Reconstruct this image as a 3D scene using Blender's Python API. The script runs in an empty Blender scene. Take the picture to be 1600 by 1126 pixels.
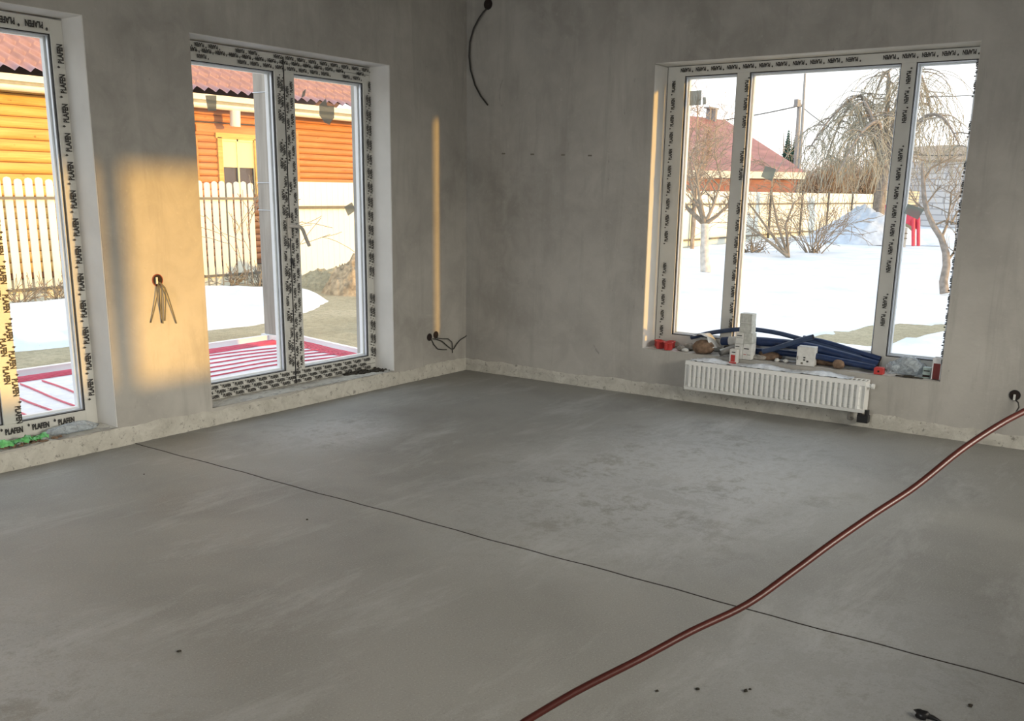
import bpy, bmesh, math, random
from mathutils import Vector, Matrix
SC = bpy.context.scene
C = SC.collection
PI = math.pi
# ------------------------------------------------------------------ camera
F, YAW, PITCH, ROLL, CX, CY = 1522.72, .9566, -.2437, .0137, 800.0, 677.5
CAM = Vector((-6.5624, -5.1249, 1.5))
fw = Vector((math.sin(YAW)*math.cos(PITCH), math.cos(YAW)*math.cos(PITCH), math.sin(PITCH)))
r0 = Vector((math.cos(YAW), -math.sin(YAW), 0)); u0 = r0.cross(fw)
RT = r0*math.cos(ROLL) + u0*math.sin(ROLL); UP = -r0*math.sin(ROLL) + u0*math.cos(ROLL)
cd = bpy.data.cameras.new('camera'); cam = bpy.data.objects.new('camera', cd); C.objects.link(cam)
cam.matrix_world = Matrix.Translation(CAM) @ Matrix((RT, UP, -fw)).transposed().to_4x4()
cd.sensor_width = 36; cd.lens = F*36/1600; cd.shift_y = (CY-563)/1600; cd.clip_start = .05; cd.clip_end = 500
SC.camera = cam
# ------------------------------------------------------------------ sky, sun, added fill lamps
SC.view_settings.view_transform = 'Standard'; SC.view_settings.look = 'None'
SC.view_settings.gamma = 1; SC.view_settings.use_curve_mapping = False
SC.view_settings.exposure = 0.0
SKY = 1.8
SUN = 4.9
w = bpy.data.worlds.new('sky'); SC.world = w; w.use_nodes = True
nt = w.node_tree; nt.nodes.clear()
out = nt.nodes.new('ShaderNodeOutputWorld'); bg = nt.nodes.new('ShaderNodeBackground')
tc = nt.nodes.new('ShaderNodeTexCoord'); sp = nt.nodes.new('ShaderNodeSeparateXYZ'); cr = nt.nodes.new('ShaderNodeValToRGB')
cr.color_ramp.elements[0].position = 0.0; cr.color_ramp.elements[0].color = (1.0, .985, .96, 1)
cr.color_ramp.elements[1].position = .7; cr.color_ramp.elements[1].color = (.78, .88, 1, 1)
nt.links.new(tc.outputs['Generated'], sp.inputs[0]); nt.links.new(sp.outputs['Z'], cr.inputs[0])
nt.links.new(cr.outputs[0], bg.inputs[0]); bg.inputs[1].default_value = SKY
nt.links.new(bg.outputs[0], out.inputs[0])
sl = bpy.data.lights.new('sun', 'SUN'); sl.energy = SUN; sl.color = (1, .53, .085); sl.angle = math.radians(1.5)
so = bpy.data.objects.new('sun', sl); C.objects.link(so)
SUN_D = Vector((-.21, 1, -.085)).normalized()
so.rotation_euler = SUN_D.to_track_quat('-Z', 'Y').to_euler()
def area(name, loc, size, sizey, direc, e, col):
    l = bpy.data.lights.new(name, 'AREA'); l.shape = 'RECTANGLE'; l.size = size; l.size_y = sizey; l.energy = e; l.color = col; l.spread = math.radians(125)
    o = bpy.data.objects.new(name, l); C.objects.link(o); o.location = loc
    o.rotation_euler = Vector(direc).to_track_quat('-Z', 'Z').to_euler(); return o
# added fill lamps in the unseen openings behind the camera, brightening the room
area('fill_lamp_rear', (-4.25, -7.0, 1.92), 2.1, .8, (0, 1, -.15), 24, (1, .90, .72))
area('fill_lamp_west', (-10.0, -3.6, 2.17), 3.2, .5, (1, 0, -.10), 24, (.97, .98, 1))
# added fill lamps beyond those openings, slanting under the lintels onto lower walls and floor
area('outer_fill_west', (-13.6, -3.6, 3.1), 4.0, 1.4, (1, 0, -.22), 480, (.97, .98, .97))
area('outer_fill_rear', (-4.0, -10.6, 3.0), 4.0, 1.4, (0, 1, -.22), 380, (1, .93, .80))

# ------------------------------------------------------------------ pixel helpers (where a sight line meets a plane of the place)
def ray(x, y): return (x-CX)*RT - (y-CY)*UP + F*fw
def atY(x, y, Y): d = ray(x, y); return CAM + d*((Y-CAM.y)/d.y)
def atX(x, y, X): d = ray(x, y); return CAM + d*((X-CAM.x)/d.x)
def atZ(x, y, Z=0): d = ray(x, y); return CAM + d*((Z-CAM.z)/d.z)
def atD(x, y, D): return CAM + ray(x, y)*(D/F)

# ------------------------------------------------------------------ materials
def new_mat(name):
    m = bpy.data.materials.new(name); m.use_nodes = True
    t = m.node_tree; t.nodes.clear()
    o = t.nodes.new('ShaderNodeOutputMaterial'); b = t.nodes.new('ShaderNodeBsdfPrincipled')
    t.links.new(b.outputs[0], o.inputs[0]); return m, t, b, o
def node(t, typ, **kw):
    n = t.nodes.new(typ)
    for k, v in kw.items():
        if k.startswith('i_'):
            key = k[2:]; key = int(key) if key.isdigit() else key.replace('_', ' ')
            n.inputs[key].default_value = v
        else: setattr(n, k, v)
    return n
def ramp(t, src, stops):
    n = t.nodes.new('ShaderNodeValToRGB'); e = n.color_ramp.elements
    while len(e) < len(stops): e.new(.5)
    for k, (p, c) in enumerate(stops):
        e[k].position = p; e[k].color = (c[0], c[1], c[2], 1) if not isinstance(c, (int, float)) else (c, c, c, 1)
    t.links.new(src, n.inputs[0]); return n.outputs[0]
def mix(t, fac, a, b, mode='MIX'):
    n = t.nodes.new('ShaderNodeMix'); n.data_type = 'RGBA'; n.blend_type = mode
    if isinstance(fac, (int, float)): n.inputs[0].default_value = fac
    else: t.links.new(fac, n.inputs[0])
    for s, v in ((6, a), (7, b)):
        if isinstance(v, tuple): n.inputs[s].default_value = (v[0], v[1], v[2], 1)
        else: t.links.new(v, n.inputs[s])
    return n.outputs[2]
def coords(t, scale=(1, 1, 1), loc=(0, 0, 0), rot=(0, 0, 0)):
    c = t.nodes.new('ShaderNodeTexCoord'); m = t.nodes.new('ShaderNodeMapping')
    m.inputs['Scale'].default_value = scale; m.inputs['Location'].default_value = loc; m.inputs['Rotation'].default_value = rot
    t.links.new(c.outputs['Object'], m.inputs[0]); return m.outputs[0]
def noise(t, vec, scale, detail=4, rough=.55, dist=0):
    n = node(t, 'ShaderNodeTexNoise'); n.inputs['Scale'].default_value = scale; n.inputs['Detail'].default_value = detail
    n.inputs['Roughness'].default_value = rough; n.inputs['Distortion'].default_value = dist
    t.links.new(vec, n.inputs['Vector']); return n.outputs[0]
def bump(t, b, src, strength, dist=.01):
    n = node(t, 'ShaderNodeBump'); n.inputs['Strength'].default_value = strength; n.inputs['Distance'].default_value = dist
    t.links.new(src, n.inputs['Height']); t.links.new(n.outputs[0], b.inputs['Normal'])
def simple(name, col, rough=.6, metal=0, var=.12, scale=8, bmp=0, alpha=None, stretch=(1, 1, 1)):
    m, t, b, o = new_mat(name); v = coords(t, stretch)
    n = noise(t, v, scale)
    a = tuple(max(0, c*(1-var)) for c in col); c2 = tuple(min(1, c*(1+var)) for c in col)
    t.links.new(ramp(t, n, [(.3, a), (.7, c2)]), b.inputs['Base Color'])
    b.inputs['Roughness'].default_value = rough; b.inputs['Metallic'].default_value = metal
    if bmp: bump(t, b, n, bmp)
    return m

# plaster -----------------------------------------------------------
def plaster():
    m, t, b, o = new_mat('grey_plaster'); v = coords(t)
    n1 = noise(t, v, .9, 5, .6, .3); n2 = noise(t, v, 4.5, 6, .62, .6); n3 = noise(t, v, 30, 4, .6)
    vs = coords(t, (3.5, 3.5, .45), (2, 5, 0)); n4 = noise(t, vs, 2.2, 5, .65, .5)
    c = ramp(t, n1, [(.28, (.285, .274, .250)), (.50, (.395, .381, .350)), (.72, (.505, .488, .450))])
    c = mix(t, ramp(t, n2, [(.42, 0.0), (.62, .34)]), c, (.52, .505, .465))
    c = mix(t, ramp(t, n4, [(.50, 0.0), (.64, .30)]), c, (.28, .270, .245))
    # thin dark trowel scratches
    vv = coords(t, (2.6, 2.6, 1.1), (.3, 7, .2)); n5 = noise(t, vv, 3.6, 9, .72, 1.6)
    c = mix(t, ramp(t, n5, [(.30, .45), (.345, 0.0)]), c, (.17, .165, .155))
    c = mix(t, ramp(t, n3, [(.60, 0.0), (.74, .22)]), c, (.60, .58, .54))
    t.links.new(c, b.inputs['Base Color']); b.inputs['Roughness'].default_value = .88
    b.inputs['Specular IOR Level'].default_value = .25
    h = mix(t, .35, n2, n3); bump(t, b, h, .35, .012); return m
def rough_plinth():
    m, t, b, o = new_mat('unplastered_plinth'); v = coords(t)
    n1 = noise(t, v, 7, 7, .7, .8); n2 = noise(t, v, 24, 8, .78, .2)
    c = ramp(t, n1, [(.25, (.36, .345, .30)), (.42, (.50, .485, .43)), (.60, (.60, .585, .525)), (.8, (.67, .655, .60))])
    c = mix(t, ramp(t, n2, [(.375, .7), (.43, 0.0)]), c, (.15, .14, .12))
    t.links.new(c, b.inputs['Base Color']); b.inputs['Roughness'].default_value = .95
    bump(t, b, mix(t, .5, n1, n2), .8, .02); return m
def screed():
    m, t, b, o = new_mat('cement_screed'); v = coords(t)
    n1 = noise(t, v, .75, 5, .6, .5); n2 = noise(t, v, 3.2, 7, .68, .35); n3 = noise(t, v, 130, 3, .7); n6 = noise(t, v, 420, 2, .6)
    vs = coords(t, (.42, 1.5, 1), (1, 2, 0), (0, 0, .30)); n4 = noise(t, vs, 2.0, 10, .76, .3)
    c = ramp(t, n1, [(.30, (.232, .232, .218)), (.50, (.298, .298, .278)), (.72, (.355, .353, .330))])
    c = mix(t, ramp(t, n4, [(.52, 0.0), (.66, .42), (.80, .70)]), c, (.54, .55, .55))
    c = mix(t, ramp(t, n2, [(.30, .28), (.48, 0.0)]), c, (.225, .215, .198))
    # pale efflorescence in two zones of the slab: before the window, its floor sheen painted in, and at the far left
    sepn = node(t, 'ShaderNodeSeparateXYZ'); t.links.new(v, sepn.inputs[0])
    def blob(cx, cy, rx, ry):
        g = node(t, 'ShaderNodeVectorMath', operation='SUBTRACT'); t.links.new(v, g.inputs[0]); g.inputs[1].default_value = (cx, cy, 0)
        h = node(t, 'ShaderNodeVectorMath', operation='MULTIPLY'); t.links.new(g.outputs[0], h.inputs[0]); h.inputs[1].default_value = (1/rx, 1/ry, 0)
        l = node(t, 'ShaderNodeVectorMath', operation='LENGTH'); t.links.new(h.outputs[0], l.inputs[0]); return l.outputs['Value']
    veins = noise(t, v, 3.0, 12, .82, .2)
    vr = ramp(t, veins, [(.40, 0.0), (.50, .75), (.56, .35), (.66, .6)])
    for cx, cy, rx, ry, k in ((-1.9, -2.9, 1.9, 1.2, .75), (-2.3, -.75, .65, .55, .7), (-5.4, -1.9, .8, 1.6, .6), (-3.6, -4.4, 1.0, .6, .5)):
        f = ramp(t, blob(cx, cy, rx, ry), [(.35, k), (1.0, 0.0)])
        ff = mix(t, 1.0, f, vr, 'MULTIPLY'); c = mix(t, ff, c, (.60, .63, .66))
    c = mix(t, ramp(t, n3, [(.56, 0.0), (.70, .50)]), c, (.54, .54, .53))
    c = mix(t, ramp(t, n3, [(.30, .4), (.40, 0.0)]), c, (.10, .10, .095))
    # damp edge: slab not yet dried along the two walls, the shade there painted in with it, wandering boundary
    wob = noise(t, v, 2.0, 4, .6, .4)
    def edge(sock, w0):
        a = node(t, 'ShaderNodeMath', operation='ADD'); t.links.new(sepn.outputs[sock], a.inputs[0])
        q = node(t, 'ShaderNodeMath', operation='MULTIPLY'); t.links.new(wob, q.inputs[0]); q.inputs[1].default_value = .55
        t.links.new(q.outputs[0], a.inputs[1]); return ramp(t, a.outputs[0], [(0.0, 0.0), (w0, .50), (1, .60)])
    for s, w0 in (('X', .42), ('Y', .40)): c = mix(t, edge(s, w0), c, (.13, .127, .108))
    t.links.new(c, b.inputs['Base Color'])
    t.links.new(ramp(t, n2, [(.3, .44), (.7, .60)]), b.inputs['Roughness']); b.inputs['Specular IOR Level'].default_value = .5
    bump(t, b, mix(t, .5, n3, n6), .55, .004); return m
M = {}
M['plaster'] = plaster(); M['plinth'] = rough_plinth(); M['screed'] = screed()
M['ceil'] = simple('raw_concrete_ceiling', (.20, .195, .185), .9)
M['reveal'] = simple('smooth_reveal_plaster', (.66, .65, .62), .85, var=.08, scale=3, bmp=.1)
M['pvc'] = simple('film_covered_pvc', (.60, .60, .565), .45, var=.05, scale=6)
M['handle'] = simple('grey_handle_enamel', (.50, .48, .44), .45)
M['pvcwhite'] = simple('white_pvc', (.82, .84, .86), .35, var=.03)
M['print'] = simple('black_print', (.028, .026, .024), .6, var=.2)
M['gasket'] = simple('black_rubber', (.015, .015, .018), .5)
M['alu'] = simple('aluminium_spacer', (.62, .66, .72), .35, metal=.6, var=.05)
M['enamel'] = simple('white_enamel', (.80, .81, .79), .35, var=.03)
M['rib'] = simple('radiator_fin_enamel', (.62, .63, .60), .4, var=.03)
M['film'] = simple('wrinkled_plastic_film', (.66, .69, .72), .25, var=.15, scale=25, bmp=.8)
M['black'] = simple('black_plastic', (.012, .012, .013), .4)
M['redplastic'] = simple('red_plastic', (.50, .045, .04), .4, var=.15)
M['darkred'] = simple('socket_box_red', (.22, .03, .025), .5)
M['cavity'] = simple('dark_cavity', (.02, .012, .010), .9)
M['cable'] = simple('dark_cable', (.03, .03, .028), .5)
M['cablegrey'] = simple('grey_cable', (.16, .15, .12), .5)
M['pipered'] = simple('red_brown_pipe', (.055, .010, .007), .42, var=.12, scale=14)
M['bluepipe'] = simple('blue_pipe_insulation', (.012, .030, .095), .5, var=.25, scale=20)
M['bluepipe2'] = simple('slate_blue_insulation', (.035, .060, .125), .5, var=.2, scale=20)
M['greypipe'] = simple('grey_metal_pipe', (.36, .35, .33), .4, metal=.5)
M['boxwhite'] = simple('white_carton', (.66, .66, .63), .7, var=.10, scale=30)
M['boxwhite2'] = simple('printed_carton', (.52, .53, .49), .7, var=.18, scale=45)
M['brown'] = simple('brown_rubble', (.20, .13, .085), .9, var=.5, scale=24, bmp=.6)
M['greyrub'] = simple('grey_rubble', (.30, .28, .25), .9, var=.5, scale=30, bmp=.6)
M['card'] = simple('cardboard', (.40, .30, .20), .85, var=.15)
M['greenrag'] = simple('green_plastic_wrap', (.16, .55, .18), .4, var=.35, scale=40, bmp=.5)
M['soil'] = simple('dark_debris', (.035, .030, .022), .95, var=.5, scale=40, bmp=.8)
def translucent(name, col, f):
    m, t, b, o = new_mat(name); b.inputs['Base Color'].default_value = (*col, 1); b.inputs['Roughness'].default_value = .6
    tr = t.nodes.new('ShaderNodeBsdfTransparent'); tr.inputs[0].default_value = (.8, .82, .8, 1); mx = t.nodes.new('ShaderNodeMixShader'); mx.inputs[0].default_value = f
    t.links.new(tr.outputs[0], mx.inputs[1]); t.links.new(b.outputs[0], mx.inputs[2]); t.links.new(mx.outputs[0], o.inputs[0]); return m
M['tapeglass'] = translucent('thin_grey_tape', (.50, .51, .47), .62)
M['labelglass'] = translucent('thin_blue_grey_label', (.55, .66, .66), .60)
M['tape'] = simple('grey_tape_patch', (.30, .31, .29), .6, var=.2, scale=30)
M['tapeblue'] = simple('blue_grey_label_patch', (.34, .43, .42), .5, var=.15, scale=30)
M['foam'] = simple('yellow_foam_strip', (.70, .66, .50), .8)
# glass: thin pane, mostly clear with a faint mirror
def glass():
    m = bpy.data.materials.new('window_glass'); m.use_nodes = True; t = m.node_tree; t.nodes.clear()
    o = t.nodes.new('ShaderNodeOutputMaterial'); tr = t.nodes.new('ShaderNodeBsdfTransparent'); gl = t.nodes.new('ShaderNodeBsdfGlossy')
    mx = t.nodes.new('ShaderNodeMixShader'); lw = t.nodes.new('ShaderNodeFresnel'); lw.inputs[0].default_value = 1.35
    tr.inputs[0].default_value = (.955, .97, .965, 1); gl.inputs['Roughness'].default_value = .02
    t.links.new(lw.outputs[0], mx.inputs[0]); t.links.new(tr.outputs[0], mx.inputs[1]); t.links.new(gl.outputs[0], mx.inputs[2])
    t.links.new(mx.outputs[0], o.inputs[0]); return m
M['glass'] = glass()
def poly_bag():
    m = bpy.data.materials.new('clear_polythene'); m.use_nodes = True; t = m.node_tree; t.nodes.clear()
    o = t.nodes.new('ShaderNodeOutputMaterial'); tr = t.nodes.new('ShaderNodeBsdfTransparent'); b = t.nodes.new('ShaderNodeBsdfPrincipled')
    b.inputs['Base Color'].default_value = (.62, .70, .76, 1); b.inputs['Roughness'].default_value = .25
    v = coords(t); n = noise(t, v, 22, 5, .7, 1.5); bump(t, b, n, .9, .02)
    mx = t.nodes.new('ShaderNodeMixShader'); t.links.new(ramp(t, n, [(.35, .25), (.65, .75)]), mx.inputs[0])
    t.links.new(tr.outputs[0], mx.inputs[1]); t.links.new(b.outputs[0], mx.inputs[2]); t.links.new(mx.outputs[0], o.inputs[0]); return m
M['bag'] = poly_bag()

# ------------------------------------------------------------------ mesh builder
class MB:
    def __init__(s): s.v = []; s.f = []; s.smooth = []
    def quadmesh(s, vs, fs, smooth=False):
        n = len(s.v); s.v += [tuple(p) for p in vs]; s.f += [tuple(i+n for i in f) for f in fs]; s.smooth += [smooth]*len(fs); return s
    def box(s, x0, x1, y0, y1, z0, z1, mat=None):
        if x0 > x1: x0, x1 = x1, x0
        if y0 > y1: y0, y1 = y1, y0
        if z0 > z1: z0, z1 = z1, z0
        vs = [Vector((x, y, z)) for z in (z0, z1) for y in (y0, y1) for x in (x0, x1)]
        if mat is not None: vs = [mat @ p for p in vs]
        return s.quadmesh(vs, [(0, 2, 3, 1), (4, 5, 7, 6), (0, 1, 5, 4), (2, 6, 7, 3), (0, 4, 6, 2), (1, 3, 7, 5)])
    def tube(s, pts, rad, n=8, caps=True, smooth=True):
        pts = [Vector(p) for p in pts]; k = len(pts)
        if not isinstance(rad, (list, tuple)): rad = [rad]*k
        rings = []; prev = None
        for i, p in enumerate(pts):
            d = (pts[min(i+1, k-1)] - pts[max(i-1, 0)])
            d = d.normalized() if d.length > 1e-9 else Vector((0, 0, 1))
            if prev is None:
                a = d.cross(Vector((0, 0, 1)));
                if a.length < .1: a = d.cross(Vector((1, 0, 0)))
            else: a = prev - d*prev.dot(d)
            if a.length < 1e-6: a = d.orthogonal()
            a.normalize(); prev = a; b = d.cross(a)
            rings.append([p + (a*math.cos(2*PI*j/n) + b*math.sin(2*PI*j/n))*rad[i] for j in range(n)])
        vs = [q for r in rings for q in r]; fs = []
        for i in range(k-1):
            for j in range(n): fs.append((i*n+j, i*n+(j+1) % n, (i+1)*n+(j+1) % n, (i+1)*n+j))
        s.quadmesh(vs, fs, smooth)
        if caps: s.quadmesh(rings[0], [tuple(reversed(range(n)))]); s.quadmesh(rings[-1], [tuple(range(n))])
        return s
    def blob(s, c, r, seed=0, amp=.25, seg=10, rings=7, fl=None):
        rnd = random.Random(seed); ph = [rnd.uniform(0, 6.28) for _ in range(6)]
        vs = []; c = Vector(c)
        for i in range(rings+1):
            th = PI*i/rings
            for j in range(seg):
                a = 2*PI*j/seg
                k = 1 + amp*(math.sin(2*a+ph[0])*math.sin(th*2+ph[1]) + .5*math.sin(5*a+ph[2]+th*3) + .4*rnd.uniform(-1, 1))*math.sin(th)
                p = Vector((r[0]*k*math.sin(th)*math.cos(a), r[1]*k*math.sin(th)*math.sin(a), r[2]*k*math.cos(th))) + c
                if fl is not None and p.z < fl: p.z = fl
                vs.append(p)
        fs = [(i*seg+j, (i+1)*seg+j, (i+1)*seg+(j+1) % seg, i*seg+(j+1) % seg) for i in range(rings) for j in range(seg)]
        return s.quadmesh(vs, fs, True)
    def build(s, name, mat, parent=None, bevel=0, solid=0):
        me = bpy.data.meshes.new(name); me.from_pydata(s.v, [], s.f); me.update()
        me.polygons.foreach_set('use_smooth', s.smooth)
        mats = mat if isinstance(mat, list) else [mat]
        for q in mats: me.materials.append(q)
        o = bpy.data.objects.new(name, me); C.objects.link(o)
        if bevel:
            md = o.modifiers.new('bevel', 'BEVEL'); md.width = bevel; md.segments = 2; md.limit_method = 'ANGLE'
        if solid:
            md = o.modifiers.new('solid', 'SOLIDIFY'); md.thickness = solid
        if parent is not None: attach(o, parent)
        return o
def attach(o, parent):
    o.parent = parent
    p = parent; m = Matrix.Identity(4)
    while p is not None:
        m = m @ Matrix.Translation(-Vector(p.get('_org', (0, 0, 0)))) ; break
    o.matrix_parent_inverse = m
    o['_org'] = (0, 0, 0)
def tag(o, label=None, cat=None, group=None, kind=None):
    if label: o['label'] = label
    if cat: o['category'] = cat
    if group: o['group'] = group
    if kind: o['kind'] = kind
    return o
def thing(name, label, cat, loc=(0, 0, 0), group=None, kind=None):
    o = bpy.data.objects.new(name, None); C.objects.link(o); o.location = loc; o['_org'] = tuple(loc); o.empty_display_size = .1
    return tag(o, label, cat, group, kind)
def struct(name, mb, mat, label=None, parent=None, **kw):
    o = mb.build(name, mat, parent, **kw)
    if parent is None: tag(o, label, None, None, 'structure')
    return o

# ================================================================== ROOM SHELL
LINT = 2.385; PL = .115; SILL = .36; TH = .40; FR = .20       # lintel, door threshold, sill, wall thickness, frame setback
HC = 3.15
XW, YS = -10.0, -7.0
W1 = (-5.05, -3.335); W2 = (-2.656, -.912); W3 = (-3.828, -1.694)
def wall_with_holes(axis, lo, hi, c0, c1, holes, z0=-.3, z1=HC+.25):
    mb = MB(); us = sorted(set([lo, hi] + [h[0] for h in holes] + [h[1] for h in holes]))
    for a, b in zip(us[:-1], us[1:]):
        hs = [h for h in holes if h[0] <= a+1e-6 and h[1] >= b-1e-6]; segs = [(z0, z1)]
        if hs: segs = [(z0, hs[0][2]), (hs[0][3], z1)]
        for s0, s1 in segs:
            if axis == 'x': mb.box(a, b, c0, c1, s0, s1)
            else: mb.box(c0, c1, a, b, s0, s1)
    return mb
struct('wall_left', wall_with_holes('x', XW-TH, TH, 0, TH, [W1+(PL, LINT), W2+(PL, LINT)]), M['plaster'], 'grey trowelled plaster wall with the glazed doors')
struct('wall_right', wall_with_holes('y', YS-TH, 0, 0, TH, [W3+(SILL, LINT+.01)]), M['plaster'], 'grey plaster wall with the wide yard window and radiator')
# rear wall, unseen: openings sized for the sun's gold patch, the first added for fill light
rear = wall_with_holes('x', XW, 0, YS-TH, YS, [(-5.3, -3.2, 1.5, 2.35), (-2.86, -1.80, .95, 2.235), (-1.70, -1.02, .95, 2.235)])
struct('wall_rear', rear, M['plaster'], 'rear plaster wall behind the viewer')
struct('wall_west', wall_with_holes('y', YS, 0, XW-TH, XW, [(-5.3, -1.9, 1.9, 2.45)]), M['plaster'], 'far left plaster wall outside the view')  # opening added for fill light, sill raised to dim the near floor
struct('ceiling', MB().box(XW-TH, TH, YS-TH, TH, HC, HC+.25), M['ceil'], 'grey concrete ceiling slab')
# floor: two screed pours parted by a saw-cut joint, a strip added to darken the cut
rnd = random.Random(4)
def jx(y): return -3.235 - .0145*(-y) + .004*math.sin(y*5.1) + .003*math.sin(y*17)
ys = [-7 + .1*i for i in range(71)]
mb = MB(); g = .0058
for side in (-1, 1):
    xo = XW if side < 0 else 0
    vs = []
    for y in ys: vs += [(xo, y, 0), (jx(y)+side*g, y, 0), (jx(y)+side*g, y, -.05)]
    fs = []
    for i in range(len(ys)-1):
        for k in range(2):
            q = (3*i+k, 3*i+k+1, 3*i+k+4, 3*i+k+3); fs.append(q if side < 0 else q[::-1])
    mb.quadmesh(vs, fs)
mb.box(XW, 0, YS, 0, -.25, -.049)
floor_o = struct('floor', mb, M['screed'], 'grey cement screed floor with a dark control joint across it')
jv = [(jx(y)+sx*.0056, y, -.0012) for y in ys for sx in (-1, 1)]
MB().quadmesh(jv, [(2*i, 2*i+1, 2*i+3, 2*i+2) for i in range(len(ys)-1)]).build('joint_strip', M['cavity'], floor_o)
# rough unplastered band along the foot of both walls
def plinth_strip(name, axis, a, b, seed, top=.10, mat='plinth'):
    rn = random.Random(seed); n = int(abs(b-a)/.03); vs = []; fs = []
    off = 0; offs = []
    for i in range(n+1):
        off = off*.84 + rn.uniform(-.0085, .0085); offs.append(off)
    for i in range(n+1):
        u = a + (b-a)*i/n; o = offs[i]
        d = .006 + rn.uniform(-.003, .003)
        prof = [(0, top+.006+o*.7), (-d*.45, top-.002+o), (-d*1.1, top*.72+rn.uniform(-.004, .004)), (-d*.9, top*.36), (-d*1.25-.002, .012+abs(o)*.7), (-d*1.6, 0)]
        for (dd, z) in prof: vs.append((u, dd, z) if axis == 'x' else (dd, u, z))
    k = 6
    for i in range(n):
        for j in range(k-1):
            q = (i*k+j, (i+1)*k+j, (i+1)*k+j+1, i*k+j+1); fs.append(q if axis == 'x' else q[::-1])
    m = MB().quadmesh(vs, fs, True)
    return struct(name, m, M[mat], 'rough pale unplastered strip along the foot of the wall')
plinth_strip('baseboard_left', 'x', XW, 0, 3); plinth_strip('baseboard_right', 'y', -7, 0, 8, .085)
# smooth plastered reveals (thin linings with their own lighter mix)
def lining(name, boxes, mat='reveal'):
    m = MB()
    for b_ in boxes: m.box(*b_)
    return struct(name, m, M[mat], 'pale smooth plaster lining of the window reveal', bevel=.003)
e = .004
lining('trim_1', [(W1[1]-e, W1[1]+.02, .004, FR, PL, LINT), (W1[0], W1[1], .004, FR, LINT-e, LINT+.02), (W1[0]-.02, W1[0]+e, .004, FR, PL, LINT)])
lining('trim_2', [(W2[1]-e, W2[1]+.02, .004, FR, PL, LINT), (W2[0], W2[1], .004, FR, LINT-e, LINT+.02), (W2[0]-.02, W2[0]+e, .004, FR, PL, LINT)])
lining('trim_3', [(.004, FR, W3[1]-e, W3[1]+.02, SILL, LINT), (.004, FR, W3[0], W3[1], LINT+.01-e, LINT+.03), (.004, FR, W3[0]-.02, W3[0]+e, SILL, LINT)])
# rough thresholds / sill with crumbly surface
def rough_slab(name, x0, x1, y0, y1, z, seed, label, mat, amp=.006, front='y'):
    nx, ny = max(3, int((x1-x0)/.025)), max(3, int((y1-y0)/.025)); rn = random.Random(seed); vs = []; fs = []
    for j in range(ny+1):
        for i in range(nx+1):
            x = x0+(x1-x0)*i/nx; y = y0+(y1-y0)*j/ny
            vs.append((x, y, z + amp*(rn.random()*.9 + .6*math.sin(x*23+seed)*math.sin(y*31))))
    for j in range(ny):
        for i in range(nx):
            a = j*(nx+1)+i; fs.append((a, a+1, a+nx+2, a+nx+1))
    m = MB().quadmesh(vs, fs, True)
    return struct(name, m, M[mat], label)
rough_slab('trim_4', W1[0]+.005, W1[1]-.005, -.004, FR-.002, PL, 1, 'rough crumbling threshold under the left glazed door', 'plinth')
rough_slab('trim_5', W2[0]+.005, W2[1]-.005, -.004, FR-.002, PL, 2, 'rough crumbling threshold under the double glazed door', 'plinth')
rough_slab('trim_6', -.004, FR-.002, W3[0]+.005, W3[1]-.005, SILL, 3, 'rough pale window sill', 'reveal', .003)

# ================================================================== WINDOWS
# local frame space: u along the wall, v depth outward, z up.  map() puts it on the wall
def print_mesh():
    cu = bpy.data.curves.new('t', 'FONT'); cu.body = 'PLAFEN'; cu.size = 1; cu.resolution_u = 1; cu.offset = .045
    ob = bpy.data.objects.new('t', cu); C.objects.link(ob); bpy.context.view_layer.update()
    me = bpy.data.meshes.new_from_object(ob.evaluated_get(bpy.context.evaluated_depsgraph_get()))
    vs = [Vector((v.co.x, v.co.y, 0)) for v in me.vertices]; fs = [tuple(p.vertices) for p in me.polygons]
    bpy.data.objects.remove(ob); w_ = max(v.x for v in vs); h_ = max(v.y for v in vs)
    vs = [Vector((v.x/w_, v.y/h_, 0)) for v in vs]          # unit word
    # the little diamond sign before the word
    n = len(vs); vs += [Vector(p) for p in ((-.26, .95, 0), (-.20, 1.25, 0), (-.12, .95, 0), (-.20, .62, 0))]
    fs.append((n, n+3, n+2, n+1)); return vs, fs
WV, WF = print_mesh()
def print_row(mb, mp, u, z, v, ang, length, step, size, seed=0, faded=()):
    """a row of printed words starting at (u,z) running along ang (0 right, 90 up ...)"""
    n = int((length-.02)/step); ca, sa = round(math.cos(ang)), round(math.sin(ang)); rn = random.Random(seed)
    sh = rn.uniform(.01, .04)
    for k in range(n+1):
        t0 = sh + k*step
        if t0 + size > length: break
        if rn.random() < .10: continue
        vs = []
        for p in WV:
            a = t0 + p.x*size; b_ = p.y*size*.33
            vs.append(mp(u + ca*a - sa*b_, v, z + sa*a + ca*b_))
        mb.quadmesh(vs, WF)
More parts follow.
